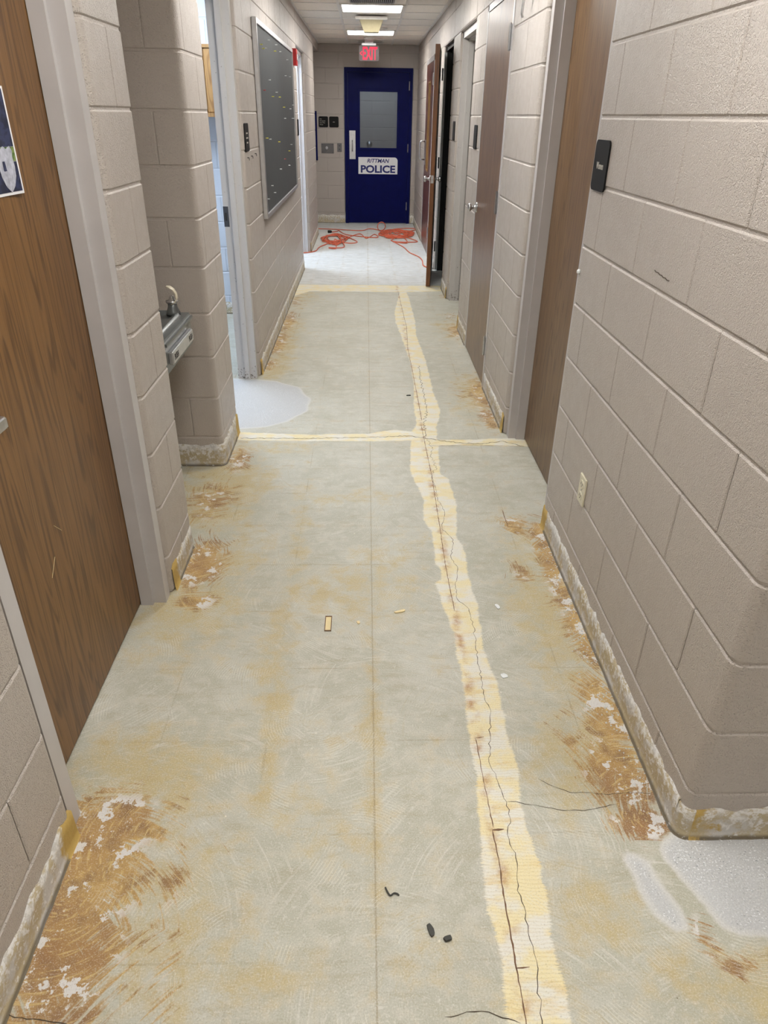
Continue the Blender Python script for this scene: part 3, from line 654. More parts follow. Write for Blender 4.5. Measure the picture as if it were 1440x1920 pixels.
for x, y, lb in ((.04, 11.62, 'round white smoke detector between lit panel and exit sign'), (-.09, 10.35, 'small round ceiling sensor on the alcove side of the hanging unit'), (.21, 10.35, 'small round ceiling sensor on the open door side of the hanging unit')):
    r = .075 if y > 11 else .05
    tag(MB().lathe((x, y, 2.4985), (0, 0, -1), [(0, r), (.012, r), (.022, r*.85), (.03, r*.5), (.032, .001)]).build('smoke_detector', 'tbar', smooth=True), lb, 'smoke detector')
# hanging beige unit
t = tag(empty('emergency_light', (.05, 9.15, 2.49)), 'beige tapered unit hanging under the ceiling between two lit panels', 'emergency light')
MB().box(-.115, .225, 9.05, 9.2, 2.455, 2.486, .004).build('mounting_plate', 'tbar', t)
MB().prism([(-.07, 2.455), (.18, 2.455), (.135, 2.345), (-.022, 2.345)], 9.06, 9.2, lambda a, b, z: (a, z, b)).build('tapered_housing', 'beige', t)
MB().box(-.03, .14, 9.11, 9.15, 2.484, 2.4935).build('ceiling_stem', 'tbar', t)
# exit sign
t = tag(empty('exit_sign', (.04, 11.9, 2.24)), 'red lit EXIT sign with an arrow hanging before the blue door', 'exit sign')
m = MB(); m.prism(rrect(.28, .185, .02), -.008, .008, lambda a, b, z: (a+.04, 11.9+z, b+2.335)); m.build('sign_panel', 'exit_panel', t)
MB().box(-.06, .14, 11.885, 11.915, 2.43, 2.455).build('mounting_bar', 'alu', t); MB().box(-.02, .10, 11.88, 11.92, 2.455, 2.493).build('ceiling_stem', 'alu', t)
text('EXIT', .205, .155, (.055, 11.891, 2.335), ROT_SOUTH, 'exit_red', t, bold=.02, thick=.002)
text('<', .026, .055, (-.072, 11.891, 2.335), ROT_SOUTH, 'exit_red', t, bold=.02, thick=.002, name='arrow')

# ------------------------------------------------------------------ door frames and doors
def jamb(m, side, xf, y0, y1, zt, depth=.14, stop=(.045, .09), face=.05):
    """hollow metal frame in a wall. side +1: front looks +X (left wall); y0..y1 masonry opening"""
    d = lambda v: xf-side*v
    st = .016
    prof = [(0, 0), (face, 0), (face, stop[0]), (face+st, stop[0]), (face+st, stop[1]), (face, stop[1]), (face, depth), (0, depth)]
    for o, sg in ((y0, 1), (y1, -1)):
        m.prism([(d(b), o+sg*a) for a, b in prof], 0, zt)
    m.prism([(d(b), zt-a) for a, b in prof], y0, y1, lambda a, b, z: (a, z, b))
def knob(parent, x, y, z, side, mat='steel', name='door stop'):
    MB().lathe((x, y, z), (side, 0, 0), [(0, .033), (.005, .033), (.009, .026), (.012, .012), (.032, .011), (.038, .02), (.046, .0265), (.056, .027), (.064, .022), (.067, .001)]).build(name, mat, parent, True)
def hinge(parent, x, y, z, side, mat='steel', h=.115):
    m = MB(); m.cyl((x+side*.007, y, z-h/2), (x+side*.007, y, z+h/2), .007, seg=10)
    m.cyl((x+side*.007, y, z-h/2-.006), (x+side*.007, y, z-h/2), .0045, seg=8).cyl((x+side*.007, y, z+h/2), (x+side*.007, y, z+h/2+.006), .0045, seg=8)
    m.box(min(x, x+side*.002), max(x, x+side*.002), y-.022, y+.022, z-h/2, z+h/2); m.build('hinge', mat, parent)
# door 1, left foreground
d1 = tag(empty('door_1', (-.8, 1.66, 0)), 'closed honey oak door in grey frame near the viewpoint', 'door', kind='structure')
m = MB(); jamb(m, 1, XL-.012, 1.165, 2.165, TOP, stop=(.045, .088)); m.build('door_frame', 'frame', d1)
leaf = MB().box(-.865, -.822, 1.219, 2.111, .008, 2.136, .0015, 1).build('door_leaf', 'oak', d1)
m = MB(); m.lathe((-.822, 1.275, 1.0), (1, 0, 0), [(0, .036), (.006, .036), (.009, .03), (.03, .012), (.055, .012)])
m.box(-.785, -.762, 1.262, 1.42, .982, 1.008, .003); m.build('lever_handle', 'steel', leaf)
for p, q in (((-.8215, 1.62, .62), (-.8215, 1.655, .585)), ((-.8215, 1.585, .545), (-.8215, 1.545, .505))):
    MB().cyl(p, q, .0006, seg=5).build('scratch', 'sliver', leaf)
# door A, right, women
dA = tag(empty('door_2', (.87, 3.2, 0)), 'closed brown oak door in grey frame after the near block wall', 'door', kind='structure')
m = MB(); jamb(m, -1, XR+.018, 2.70, 3.695, TOP, stop=(.04, .088)); m.build('door_frame', 'frame', dA)
leaf = MB().box(.889, .932, 2.754, 3.641, .008, 2.136, .0015, 1).build('door_leaf', 'oak_dark', dA)
MB().box(.884, .889, 2.79, 2.88, .95, 1.35).build('push_plate', 'steel', leaf)
# door B, flush, right
dB = tag(empty('door_3', (.80, 5., 0)), 'closed glossy brown door flush with the wall with three hinges', 'door', kind='structure')
m = MB(); jamb(m, -1, XR-.004, 4.50, 5.46, TOP, stop=(.05, .09), face=.035); m.build('door_frame', 'frame', dB)
leaf = MB().box(XR-.003, XR+.04, 4.539, 5.421, .008, 2.15, .0015, 1).build('door_leaf', 'walnut', dB)
for z in (.27, 1.13, 1.95): hinge(leaf, XR-.004, 4.537, z, -1)
knob(leaf, XR-.003, 5.35, 1.02, -1)
# opening C
dC = tag(empty('door_4', (.85, 6.5, 0)), 'grey metal frame of the open doorway between two black signs', 'door', kind='structure')
m = MB(); jamb(m, -1, XR+.03, 6.065, 7.075, TOP); m.build('door_frame', 'frame_scuffed', dC)
# brown leaf standing inside the doorway, swung into its room
leaf = MB().box(.955, 1.5, 6.10, 6.143, .008, 2.136).build('door_leaf', 'walnut', dC)
# door D, ajar
dD = tag(empty('door_5', (.8, 8.5, 0)), 'open wooden door with steel knobs standing out from the wall', 'door', kind='structure')
m = MB(); jamb(m, -1, XR+.045, 7.625, 8.595, TOP, face=.035); m.build('door_frame', 'shade_frame', dD)  # frame coloured black to paint in the shade of the dark opening
MB().box(XR+.02, XR+.045, 8.545, 8.556, .01, 2.14).build('gap_light_strip', 'clear', dD)  # added white strip, painted stand-in for light at the hinge gap
ang = math.atan2(.785-.685, 8.535-7.62)
def leafpt(u, v):     # u along from hinge towards latch, v thickness towards the hall
    hx, hy = .772, 8.545; c, s_ = math.cos(ang), math.sin(ang)
    return (hx-u*s_-v*c, hy-u*c+v*s_)
m = MB(); m.prism([leafpt(0, 0), leafpt(.91, 0), leafpt(.91, .042), leafpt(0, .042)], .008, 2.145)
leaf = m.build('door_leaf', 'red_veneer', dD)
m = MB(); m.prism([leafpt(.9095, .0005), leafpt(.9135, .0005), leafpt(.9135, .0415), leafpt(.9095, .0415)], .008, 2.145); m.build('edge_strip', 'edge', leaf)
kx, ky = leafpt(.85, .042); knob(leaf, kx, ky, 1.03, -1); kx, ky = leafpt(.85, 0); knob(leaf, kx, ky, 1.03, 1)
m = MB(); m.prism([leafpt(.913, .008), leafpt(.9155, .008), leafpt(.9155, .034), leafpt(.913, .034)], .995, 1.065); m.build('latch_plate', 'steel', leaf)
px, py = leafpt(.9155, .021); MB().box(px-.007, px+.007, py-.009, py, 1.02, 1.04).build('latch_bolt', 'steel', leaf)
for z in (.27, 1.13, 1.95):
    MB().cyl((.790, 8.548, z-.055), (.790, 8.548, z+.055), .008, seg=10).build('hinge', 'dark_steel', leaf)
# door E
dE = tag(empty('door_6', (.8, 10.1, 0)), 'reddish wooden door with narrow glass light and tubular pull', 'door', kind='structure')
m = MB(); jamb(m, -1, XR+.004, 9.56, 10.74, TOP, stop=(.05, .09)); m.build('door_frame', 'frame', dE)
m = MB(); x0, x1 = XR+.006, XR+.048
m.box(x0, x1, 9.613, 10.687, .008, .95).box(x0, x1, 9.613, 10.687, 1.95, 2.137).box(x0, x1, 9.613, 10.0, .95, 1.95).box(x0, x1, 10.3, 10.687, .95, 1.95)
leaf = m.build('door_leaf', 'red_veneer', dE)
m = MB()
for b in ((10.0, 10.02, .95, 1.95), (10.28, 10.3, .95, 1.95), (10.02, 10.28, .95, .97), (10.02, 10.28, 1.93, 1.95)): m.box(x0-.006, x1, b[0], b[1], b[2], b[3])
m.build('glass_stop', 'cabinet', leaf)
MB().box(x0+.015, x0+.022, 10.02, 10.28, .97, 1.93).build('pane', 'glass', leaf)
MB().tube([(x0, 10.62, 1.06), (x0-.05, 10.62, 1.06), (x0-.066, 10.62, 1.075), (x0-.07, 10.62, 1.1), (x0-.07, 10.62, 1.24), (x0-.066, 10.62, 1.265), (x0-.05, 10.62, 1.28), (x0, 10.62, 1.28)], .011, 10).build('pull_handle', 'steel', leaf, True)
MB().box(x0-.004, x0, 10.5, 10.58, 1.0, 1.3).build('lock_plate', 'steel', leaf)
for z in (.27, 1.95): hinge(leaf, x0, 9.61, z, -1)
# cased opening on the left
dO = tag(empty('door_7', (-.8, 4.2, 0)), 'scuffed grey metal frame of the doorway to the bright room', 'door', kind='structure')
m = MB(); jamb(m, 1, XL-.018, 3.735, 4.695, TOP, depth=.126, stop=(.045, .078)); m.build('door_frame', 'frame_scuffed', dO)
st = MB().box(-.866, -.835, 4.6435, 4.6455, .965, 1.08).build('strike_plate', 'dark_steel', dO)
MB().box(-.857, -.846, 4.642, 4.6437, 1.0, 1.045).build('strike_hole', 'slot', st)
# second left opening
dP = tag(empty('door_8', (-.8, 9.2, 0)), 'white frame of the doorway past the pin board', 'door', kind='structure')
m = MB(); jamb(m, 1, XL-.03, 8.625, 9.695, TOP, depth=.13, face=.045); m.build('door_frame', 'frame', dP)
# blue end door
YD = 12.62
db = tag(empty('door_9', (.19, YD, 0)), 'navy blue police door with window at the end of the hall', 'door', kind='structure')
X0, X1 = -.335, .715
m = MB()
m.box(X0, X0+.05, YD-.012, YD+.12, 0, 2.2).box(X1-.05, X1, YD-.012, YD+.12, 0, 2.2).box(X0+.05, X1-.05, YD-.012, YD+.12, 2.145, 2.2)
m.build('door_frame', 'blue', db)
L0, L1, yl = X0+.053, X1-.053, YD+.004
gx0, gx1, gz0, gz1 = -.095, .485, 1.118, 1.887
m = MB(); m.box(L0, gx0, yl, yl+.045, .008, 2.142).box(gx1, L1, yl, yl+.045, .008, 2.142).box(gx0, gx1, yl, yl+.045, .008, gz0).box(gx0, gx1, yl, yl+.045, gz1, 2.142)
leaf = m.build('door_leaf', 'blue', db)
m = MB(); e = .035
for b in ((gx0-e, gx1+e, gz1, gz1+e), (gx0-e, gx1+e, gz0-e, gz0), (gx0-e, gx0, gz0, gz1), (gx1, gx1+e, gz0, gz1)): m.box(b[0], b[1], yl-.01, yl, b[2], b[3], .002, 1)
m.build('glass_stop', 'blue', leaf); MB().box(gx0, gx1, yl+.02, yl+.026, gz0, gz1).build('pane', 'glass', leaf)
m = MB(); m.box(-.263, -.167, yl-.003, yl, .955, 1.357); pp = m.build('pull_plate', 'alu', leaf)
for x_, z_ in ((-.25, .97), (-.18, .97), (-.25, 1.342), (-.18, 1.342)): MB().cyl((x_, yl-.003, z_), (x_, yl-.006, z_), .005, seg=8).build('screw', 'steel', leaf)
MB().tube([(-.214, yl-.003, 1.07), (-.214, yl-.04, 1.075), (-.214, yl-.05, 1.09), (-.214, yl-.05, 1.2), (-.214, yl-.04, 1.215), (-.214, yl-.003, 1.22)], .007, 8).build('pull_handle', 'steel', leaf, True)
for z in (.27, 1.12, 1.97):
    MB().cyl((L1+.003, yl-.014, z-.06), (L1+.003, yl-.014, z+.06), .009, seg=10).build('hinge', 'blue' if False else 'steel', leaf)
# decal, upper corner next to the hinges rounded
sx0, sx1, sz0, sz1 = -.122, .507, .742, .985
pts = [(sx0, sz0), (sx1, sz0), (sx1, sz1-.05)]+[(sx1-.05+.05*math.cos(a), sz1-.05+.05*math.sin(a)) for a in (.4, .8, 1.2)]+[(sx1-.05, sz1), (sx0, sz1)]
m = MB(); m.prism(pts, yl-.0025, yl-.0001, lambda a, b, z: (a, z, b)); dec = m.build('decal', 'white', db)
text('RITTMAN', .355, .058, (.195, yl-.003, .935), ROT_SOUTH, 'blue_text', db, bold=.02, shear=.25)
text('POLICE', .555, .112, (.193, yl-.003, .815), ROT_SOUTH, 'blue_text', db, bold=.035)

# ------------------------------------------------------------------ signs and fittings on the walls
def wall_sign(name, label, side, y, z, w_, h_, words, x, group=None, fit=1.):
    o = tag(empty(name, (x, y, z-h_/2)), label, 'sign', group)
    m = MB(); m.prism(rrect(w_, h_, .018), 0, .006, lambda a, b, c: (x+side*c, y+a, z+b)); m.build('sign_plate', 'black', o)
    for wd, ww, hh, dz in words:
        text(wd, ww, hh, (x+side*.0062, y, z+dz), ROT_EAST if side > 0 else ROT_WEST, 'label_print', o, thick=.0004)
    return o
wall_sign('restroom_sign', 'black plate reading Women on the near block wall', -1, 2.59, 1.438, .15, .152, [('Women', .075, .021, 0)], XR, None)
wall_sign('room_sign', 'black room plate beside the knob of the glossy brown door', -1, 5.68, 1.447, .15, .152, [], XR, None)
wall_sign('room_sign', 'black room plate between the empty doorway and the open door', -1, 7.2, 1.46, .15, .152, [], XR+.01, None)
rs = wall_sign('room_sign', 'black room plate on the board wall beside the scuffed frame', 1, 4.81, 1.447, .155, .15, [], XL, None)
for dz, hw in ((.022, .03), (-.003, .036), (-.028, .025)): MB().box(XL+.0055, XL+.0068, 4.81-hw, 4.81+hw, 1.447+dz-.004, 1.447+dz+.004).build('faded_text_line', 'label_print', rs)
wall_sign('room_sign', 'black room plate past the far edge of the pin board', 1, 8.5, 1.45, .13, .15, [], XL, None)
for x_, wds, lb in ((-.667, [('No', .03, .016, .04), ('Firearms', .085, .016, .014), ('Past This', .08, .016, -.012), ('Point', .05, .016, -.038)], 'black square plate with four lines beside the blue door, outer one'), (-.503, [('exit', .03, .014, 0)], 'black square plate with one small word beside the blue door, inner one')):
    o = tag(empty('wall_sign', (x_, YD, 1.395)), lb, 'sign', 'plates beside the blue door')
    m = MB(); m.prism(rrect(.148, .15, .02), YD-.006, YD, lambda a, b, c: (x_+a, c, 1.471+b)); m.build('sign_plate', 'black', o)
    for wd, ww, hh, dz in wds:
        text(wd, ww, hh, ((x_-.055+ww/2) if len(wds) > 1 else x_, YD-.0063, 1.471+dz), ROT_SOUTH, 'label_print', o, thick=.0004)
# intercom plate and key switch
o = tag(empty('intercom', (-.61, YD, 1.03)), 'steel intercom plate under the two black plates', 'intercom')
MB().box(-.71, -.512, YD-.005, YD, 1.032, 1.172, .003, 1).build('face_plate', 'plate', o)
MB().lathe((-.625, YD-.005, 1.11), (0, -1, 0), [(0, .022), (.004, .022), (.005, .015), (.005, .001)]).build('push_button', 'steel', o)
for x_ in (-.69, -.532):
    for z_ in (1.05, 1.155): MB().cyl((x_, YD-.005, z_), (x_, YD-.0075, z_), .006, seg=8).build('screw', 'dark_steel', o)
o = tag(empty('light_switch', (-.42, YD, 1.055)), 'narrow steel key switch plate beside the blue door', 'switch')
MB().box(-.457, -.385, YD-.005, YD, 1.056, 1.176, .003, 1).build('face_plate', 'plate', o)
for z_ in (1.142, 1.092): MB().cyl((-.421, YD-.005, z_), (-.421, YD-.012, z_), .011, seg=12).build('key_cylinder', 'dark_steel', o)
# blue notice panel on the end wall
o = tag(MB().box(-.92, -.768, YD-.03, YD-.003, .93, 1.617, .003, 1).build('notice_panel', 'blue'), 'tall narrow blue panel on the end wall past the corner', 'panel')
# fire alarm pull station and strobe
o = tag(empty('fire_alarm', (XL, 8.2, 2.0)), 'red fire alarm box high on the wall past the pin board', 'fire alarm')
MB().box(XL, XL+.045, 8.13, 8.25, 1.985, 2.125, .004, 1).build('alarm_housing', 'red', o); MB().box(XL+.045, XL+.052, 8.15, 8.23, 2.03, 2.08).build('alarm_lens', 'clear', o)
o = tag(empty('warning_placard', (XL, 8.42, 2.0)), 'white placard with sideways letters beside the red alarm box', 'placard')
MB().box(XL, XL+.004, 8.34, 8.52, 1.98, 2.14).build('placard_sheet', 'white', o)
text('FIRE', .12, .05, (XL+.0045, 8.43, 2.06), ROT_EAST@np.array([[0, 1, 0], [-1, 0, 0], [0, 0, 1]], float), 'black', o, thick=.0004)
# outlet
o = tag(empty('power_outlet', (XR, 2.236, .35)), 'ivory duplex outlet low on the near block wall', 'outlet')
MB().box(XR-.006, XR+.001, 2.2, 2.273, .353, .463, .003).build('outlet_plate', 'ivory', o)
for z_ in (.385, .431):
    s_ = MB(); s_.prism(rrect(.034, .028, .01), 0, .002, lambda a, b, c: (XR-.006-c, 2.236+a, z_+b)); r = s_.build('socket', 'ivory', o)
    m = MB(); m.box(XR-.0088, XR-.0079, 2.2275, 2.2297, z_-.003, z_+.006).box(XR-.0088, XR-.0079, 2.242, 2.2442, z_-.003, z_+.006).cyl((XR-.0079, 2.236, z_-.008), (XR-.0088, 2.236, z_-.008), .002, seg=8); m.build('slots', 'slot', r)
MB().cyl((XR-.006, 2.236, .408), (XR-.0078, 2.236, .408), .003, seg=8).build('screw', 'steel', o)
# small bumper and marks on the near right wall
tag(MB().lathe((XR, 2.665, 1.085), (-1, 0, 0), [(0, .009), (.006, .009), (.01, .005), (.011, .001)]).build('door_bumper', 'clear', smooth=True), 'tiny white bumper on the wall edge beside the brown oak door', 'bumper')
scr = MB().tube([(XR-.0008, 1.968-.0134*i, 1.219-.0008*i-.0022*(i % 2)) for i in range(9)], .0011, 5)
tag(scr.build('scuff_mark', 'crack'), 'short dark pencil scuff on the near block wall', 'scuff')
for i, (y_, z_) in enumerate(((4.80, 1.338), (4.96, 1.34), (5.13, 1.346))):
    m = MB(); m.cyl((XL, y_, z_), (XL+.012, y_, z_), .0025, seg=6).cyl((XL+.011, y_, z_), (XL+.011, y_, z_-.014), .002, seg=6)
    tag(m.build('wall_hook', 'dark_steel'), ['small dark hook below the room plate, nearest the frame', 'small dark hook below the room plate, middle of three', 'small dark hook below the room plate, nearest the board'][i], 'hook', 'hooks under the room plate')
# metal bracket at the top of the pier after door 2
o = tag(MB().box(XR-.05, XR, 4.02, 4.05, 2.06, 2.075, .002, 1).tube([(XR-.045, 4.035, 2.06), (XR-.05, 4.03, 2.0), (XR-.045, 4.03, 1.985)], .006, 8).build('wall_bracket', 'steel'), 'small steel bracket high on the pier between the brown doors', 'bracket')
# pin board
BY0, BY1, BZ0, BZ1, bx = 5.36, 7.88, .925, 2.10, XL
pb = tag(empty('pin_board', (bx, (BY0+BY1)/2, BZ0)), 'large charcoal pin board in an aluminium frame', 'board')
MB().box(bx+.004, bx+.022, BY0+.01, BY1-.01, BZ0+.01, BZ1-.01).build('board_panel', 'chalk', pb)
for b, nm in (((BY0, BY0+.03, BZ0, BZ1), 'frame_rail'), ((BY1-.03, BY1, BZ0, BZ1), 'frame_rail'), ((BY0+.03, BY1-.03, BZ0, BZ0+.03), 'frame_rail'), ((BY0+.03, BY1-.03, BZ1-.03, BZ1), 'frame_rail')):
    MB().box(bx+.001, bx+.032, *b, .002, 1).build(nm, 'alu', pb)
def pin(mat, label, y, z, first={}):
    if mat not in first:
        m = MB(); m.lathe((0, 0, 0), (1, 0, 0), [(0, .001), (.006, .001), (.0065, .006), (.009, .0055), (.011, .0035), (.019, .004), (.021, .0065), (.024, .006), (.0245, .001)], 8)
        me_o = m.build('push_pin', mat, smooth=True); first[mat] = me_o; o = me_o; o.scale = (.8, .62, .62)
    else:
        o = first[mat].copy(); C.objects.link(o)
    o.location = (bx+.0215, y, z); tag(o, label, 'push pin', 'push pins scattered over the pin board')
pins = []
for u_, v_, k_ in ((489, 83, 'y'), (493, 91, 'y'), (498, 90, 'w'), (517, 84, 'w'), (515, 96, 'y'), (538, 112, 'w'), (505, 150, 'w'), (495, 169, 'r'), (535, 142, 'w'), (543, 144, 'w'), (511, 181, 'y'), (524, 182, 'y'), (532, 201, 'y'), (544, 204, 'w'), (548, 222, 'w'),
                   (500, 259, 'y'), (506, 261, 'w'), (523, 266, 'y'), (546, 271, 'w'), (542, 283, 'y'), (534, 298, 'r'), (542, 310, 'w'), (526, 317, 'w'), (510, 348, 'w'), (515, 361, 'w'), (503, 373, 'w'), (490, 45, 'w'), (497, 51, 'w'), (503, 75, 'w'), (513, 75, 'w'), (525, 97, 'w'), (549, 197, 'w'), (534, 222, 'w'), (550, 222, 'w'), (518, 173, 'w'), (541, 88, 'w')):
    r = cam_ray((u_-720)/CAM_F, (960-v_)/CAM_F); s_ = (bx+.03)/r.x
    y_, z_ = r.y*s_, CAM_H+r.z*s_
    if BY0+.05 < y_ < BY1-.05 and BZ0+.05 < z_ < BZ1-.05:
        fz = (z_-BZ0)/(BZ1-BZ0); fy = (y_-BY0)/(BY1-BY0)
        row = ['along the bottom', 'in the lower part', 'below the middle', 'above the middle', 'in the upper part', 'along the top'][min(5, int(fz*6))]
        colm = ['nearest the scuffed frame', 'left of centre', 'at the centre', 'right of centre', 'towards the red alarm'][min(4, int(fy*5))]
        pins.append(({'y': 'yellow', 'w': 'clear', 'r': 'redpin'}[k_], {'y': 'yellow', 'w': 'white', 'r': 'red'}[k_]+' push pin '+row+' of the board, '+colm, y_, z_))

for lb in sorted({p[1] for p in pins}):
    same = sorted([p for p in pins if p[1] == lb], key=lambda p: -p[3]); n_ = len(same)
    words_ = {1: [''], 2: ['higher ', 'lower '], 3: ['highest ', 'middle ', 'lowest ']}.get(n_, ['highest ', 'second highest ', 'second lowest ', 'lowest ']+['']*9)
    for w_, p in zip(words_, same): pin(p[0], w_+lb, p[2], p[3])

# ------------------------------------------------------------------ drinking fountain
f = tag(empty('drinking_fountain', (-.92, 2.86, .68)), 'grey steel drinking fountain mounted in the wall alcove', 'fountain')
fy0, fy1, fx0, fx1 = 2.60, 3.07, -1.115, -.742
m = MB(); m.prism([(fx0, .60), (fx0, .80), (fx1-.012, .80), (fx1-.012, .70), (fx1-.06, .655), (fx1-.2, .60)], fy0+.012, fy1-.012, lambda a, b, z: (a, z, b)); m.build('cabinet_body', 'basin', f)
m = MB(); m.box(fx0, fx1, fy0, fy1, .795, .83, .012, 3); smooth_by_angle(m.build('basin_rim', 'basin', f))
m = MB()   # raised inner rim around the sunken bowl
a0, a1, b0, b1 = fx0+.05, fx1-.03, fy0+.035, fy1-.035
ring = [rrect(a1-a0, b1-b0, .05, 6), rrect(a1-a0-.02, b1-b0-.02, .045, 6), rrect(a1-a0-.035, b1-b0-.035, .04, 6), rrect(a1-a0-.14, b1-b0-.14, .03, 6)]
zz = [.826, .846, .844, .812]; cx_, cy_ = (a0+a1)/2, (b0+b1)/2
R = [[m.bm.verts.new((cx_+x_, cy_+y_, z_)) for x_, y_ in rr] for rr, z_ in zip(ring, zz)]
for A, B in zip(R, R[1:]):
    for i in range(len(A)): m.bm.faces.new((A[i], A[(i+1) % len(A)], B[(i+1) % len(A)], B[i]))
m.bm.faces.new(R[-1]); m.build('bowl', 'basin', f, True)
MB().lathe((-.90, 2.90, .812), (0, 0, 1), [(0, .02), (.003, .02), (.004, .014), (.004, .001)]).build('drain', 'dark_steel', f)
m = MB(); m.lathe((-.805, 3.0, .835), (0, 0, 1), [(0, .03), (.012, .028), (.03, .02), (.055, .018), (.06, .001)]).build('spout_base', 'basin', f, True)
m = MB(); m.lathe((-.805, 3.0, .880), (0, 0, 1), [(0, .019), (.006, .026), (.012, .026), (.016, .012), (.03, .009), (.034, .001)]).build('bubbler', 'steel', f, True)
m = MB()   # curved mouth guard
pth = [(0, 0, 0), (.028, 0, .012), (.038, 0, .035), (.036, 0, .065), (.018, 0, .092), (-.008, 0, .108), (-.03, 0, .112)]
rowsg = []
for i, (dx, dy, dz) in enumerate(pth):
    wd = [.03, .028, .018, .015, .017, .02, .015][i]
    rowsg.append([m.bm.verts.new((-.805+dx*.55+o_, 3.0+k_*wd*.8, .880+dz*.62)) for o_ in (0,) for k_ in (-1, -.4, .4, 1)])
for A, B in zip(rowsg, rowsg[1:]):
    for i in range(3): m.bm.faces.new((A[i], A[i+1], B[i+1], B[i]))
g = m.build('mouth_guard', 'spout', f, True); sm_ = g.modifiers.new('t', 'SOLIDIFY'); sm_.thickness = .004; sm_.offset = 0
m = MB(); m.box(fx1-.012, fx1+.006, fy0+.06, fy1-.06, .725, .775, .004); bar = m.build('push_bar', 'alu', f)
text('PUSH', .06, .024, (fx1+.0065, fy0+.11, .75), ROT_EAST, 'slot', bar, thick=.0004); text('PUSH', .06, .024, (fx1+.0065, fy1-.11, .75), ROT_EAST, 'slot', bar, thick=.0004)

# ------------------------------------------------------------------ wall cabinet in the bright room
o = tag(empty('wall_cabinet', (-1.15, 6.3, 1.55)), 'honey oak wall cabinet hanging in the bright room', 'cabinet')
MB().box(-1.5, -.9, 6.20, 6.425, 1.545, 2.01).build('cabinet_body', 'cabinet', o)
for i in range(10): MB().box(-1.498+.06*i, -1.442+.06*i, 6.188, 6.2, 1.575, 1.985, .004, 1).build('plank', 'cabinet', o)
MB().box(-1.5, -.9, 6.18, 6.2, 1.545, 1.572).build('bottom_rail', 'cabinet', o); MB().box(-1.5, -.9, 6.18, 6.2, 1.988, 2.01).build('top_rail', 'cabinet', o)
# chrome knob thing beyond the glass
o = MB().lathe((.06, 14.2, 1.12), (0, -1, 0), [(0, .05), (.008, .05), (.012, .03), (.03, .018), (.05, .03), (.065, .03), (.072, .001)]).build('door_stop', 'steel', smooth=True)
tag(o, 'round chrome stop on the wall seen through the blue door glass', 'door stop')

# ------------------------------------------------------------------ flyer on door 1
P_ = tag(empty('flyer', (-.82, 1.7, 1.4)), 'colour flyer with a silver police badge taped to the oak door', 'flyer')
def sheet(y0, y1, z0, z1, off, name, mat):
    m = MB(); n = 10; G = []
    for i in range(n+1):
        y = y0+(y1-y0)*i/n; G.append([m.bm.verts.new((-.8205+off+.010*max(0, (y-1.74)/.12)**2*(1 if True else 0), y, z)) for z in (z0, z1)])
    for A, B in zip(G, G[1:]): m.bm.faces.new((A[0], B[0], B[1], A[1]))
    return m.build(name, mat, P_, True)
M['navy_print'] = (lambda q: q.fin(q.mix(q.rng(q.noise(45, 3), .45, .6), srgb(22, 28, 52), srgb(44, 52, 84)), .5))(N('navy_photo_print'))
M['grass_print'] = (lambda q: q.fin(q.mix(q.rng(q.noise(60, 3), .4, .6), srgb(60, 92, 40), srgb(120, 140, 84)), .5))(N('green_photo_print'))
M['badge'] = plain('silver_badge_print', srgb(168, 170, 182), .5, 0, .25, 70)
sheet(1.64, 1.852, 1.402, 1.62, 0, 'paper', 'white'); sheet(1.64, 1.846, 1.408, 1.47, .0006, 'navy_print', 'navy_print')
sheet(1.64, 1.846, 1.4705, 1.50, .0006, 'grass_print', 'grass_print'); sheet(1.64, 1.846, 1.5005, 1.615, .0006, 'photo_print', 'navy_print')
bp = [(0, .05), (.012, .044), (.026, .05), (.034, .04), (.03, .028), (.033, .008), (.03, -.012), (.018, -.032), (0, -.045)]
bp = bp+[(-a, b) for a, b in bp[::-1][1:-1]]
m = MB(); m.prism(bp, 0, .001, lambda a, b, c: (-.8195+c+.010*max(0, (1.80+a-1.74)/.12)**2, 1.80+a, 1.452+b)); m.build('badge_print', 'badge', P_)
m = MB(); m.prism(rrect(.034, .02, .003), 0, .0006, lambda a, b, c: (-.8165+c, 1.80+a, 1.462+b)); m.build('badge_label', 'navy_print', P_)

# ------------------------------------------------------------------ orange extension cords
def spline(P, n=10):
    P = [Vector(p) for p in P]; out = []
    for i in range(len(P)-1):
        a, b, c, d = P[max(0, i-1)], P[i], P[i+1], P[min(len(P)-1, i+2)]
        for k in range(n):
            t = k/n; out.append(.5*((2*b)+(c-a)*t+(2*a-5*b+4*c-d)*t*t+(3*b-3*c+d-a)*t**3))
    out.append(P[-1]); return out
def tangle(cx, cy, rx, ry, n, rmin=.35, seed=1, turns=.62):
    r_ = random.Random(seed); L = []; a = r_.uniform(0, 6)
    for i in range(n):
        a += 2*math.pi*turns/2+r_.uniform(-.5, .6); k = r_.uniform(rmin, 1)
        L.append((cx+rx*k*math.cos(a), cy+ry*k*math.sin(a), .009+.013*r_.random()+.02*max(0, 1-abs(k-.4)*3)*r_.random()))
    return L
Rc = .0068
path = [(-1.2, 11.9, Rc), (-0.76, 11.854, Rc), (-0.444, 11.794, Rc), (-0.078, 11.702, Rc), (0.061, 11.921, Rc), (0.233, 11.727, Rc)]
path += [(.24+.061*math.cos(a), 11.72-.012*a, .070+.062*math.sin(a)) for a in [-1.57+2*math.pi*i/14 for i in range(15)]]
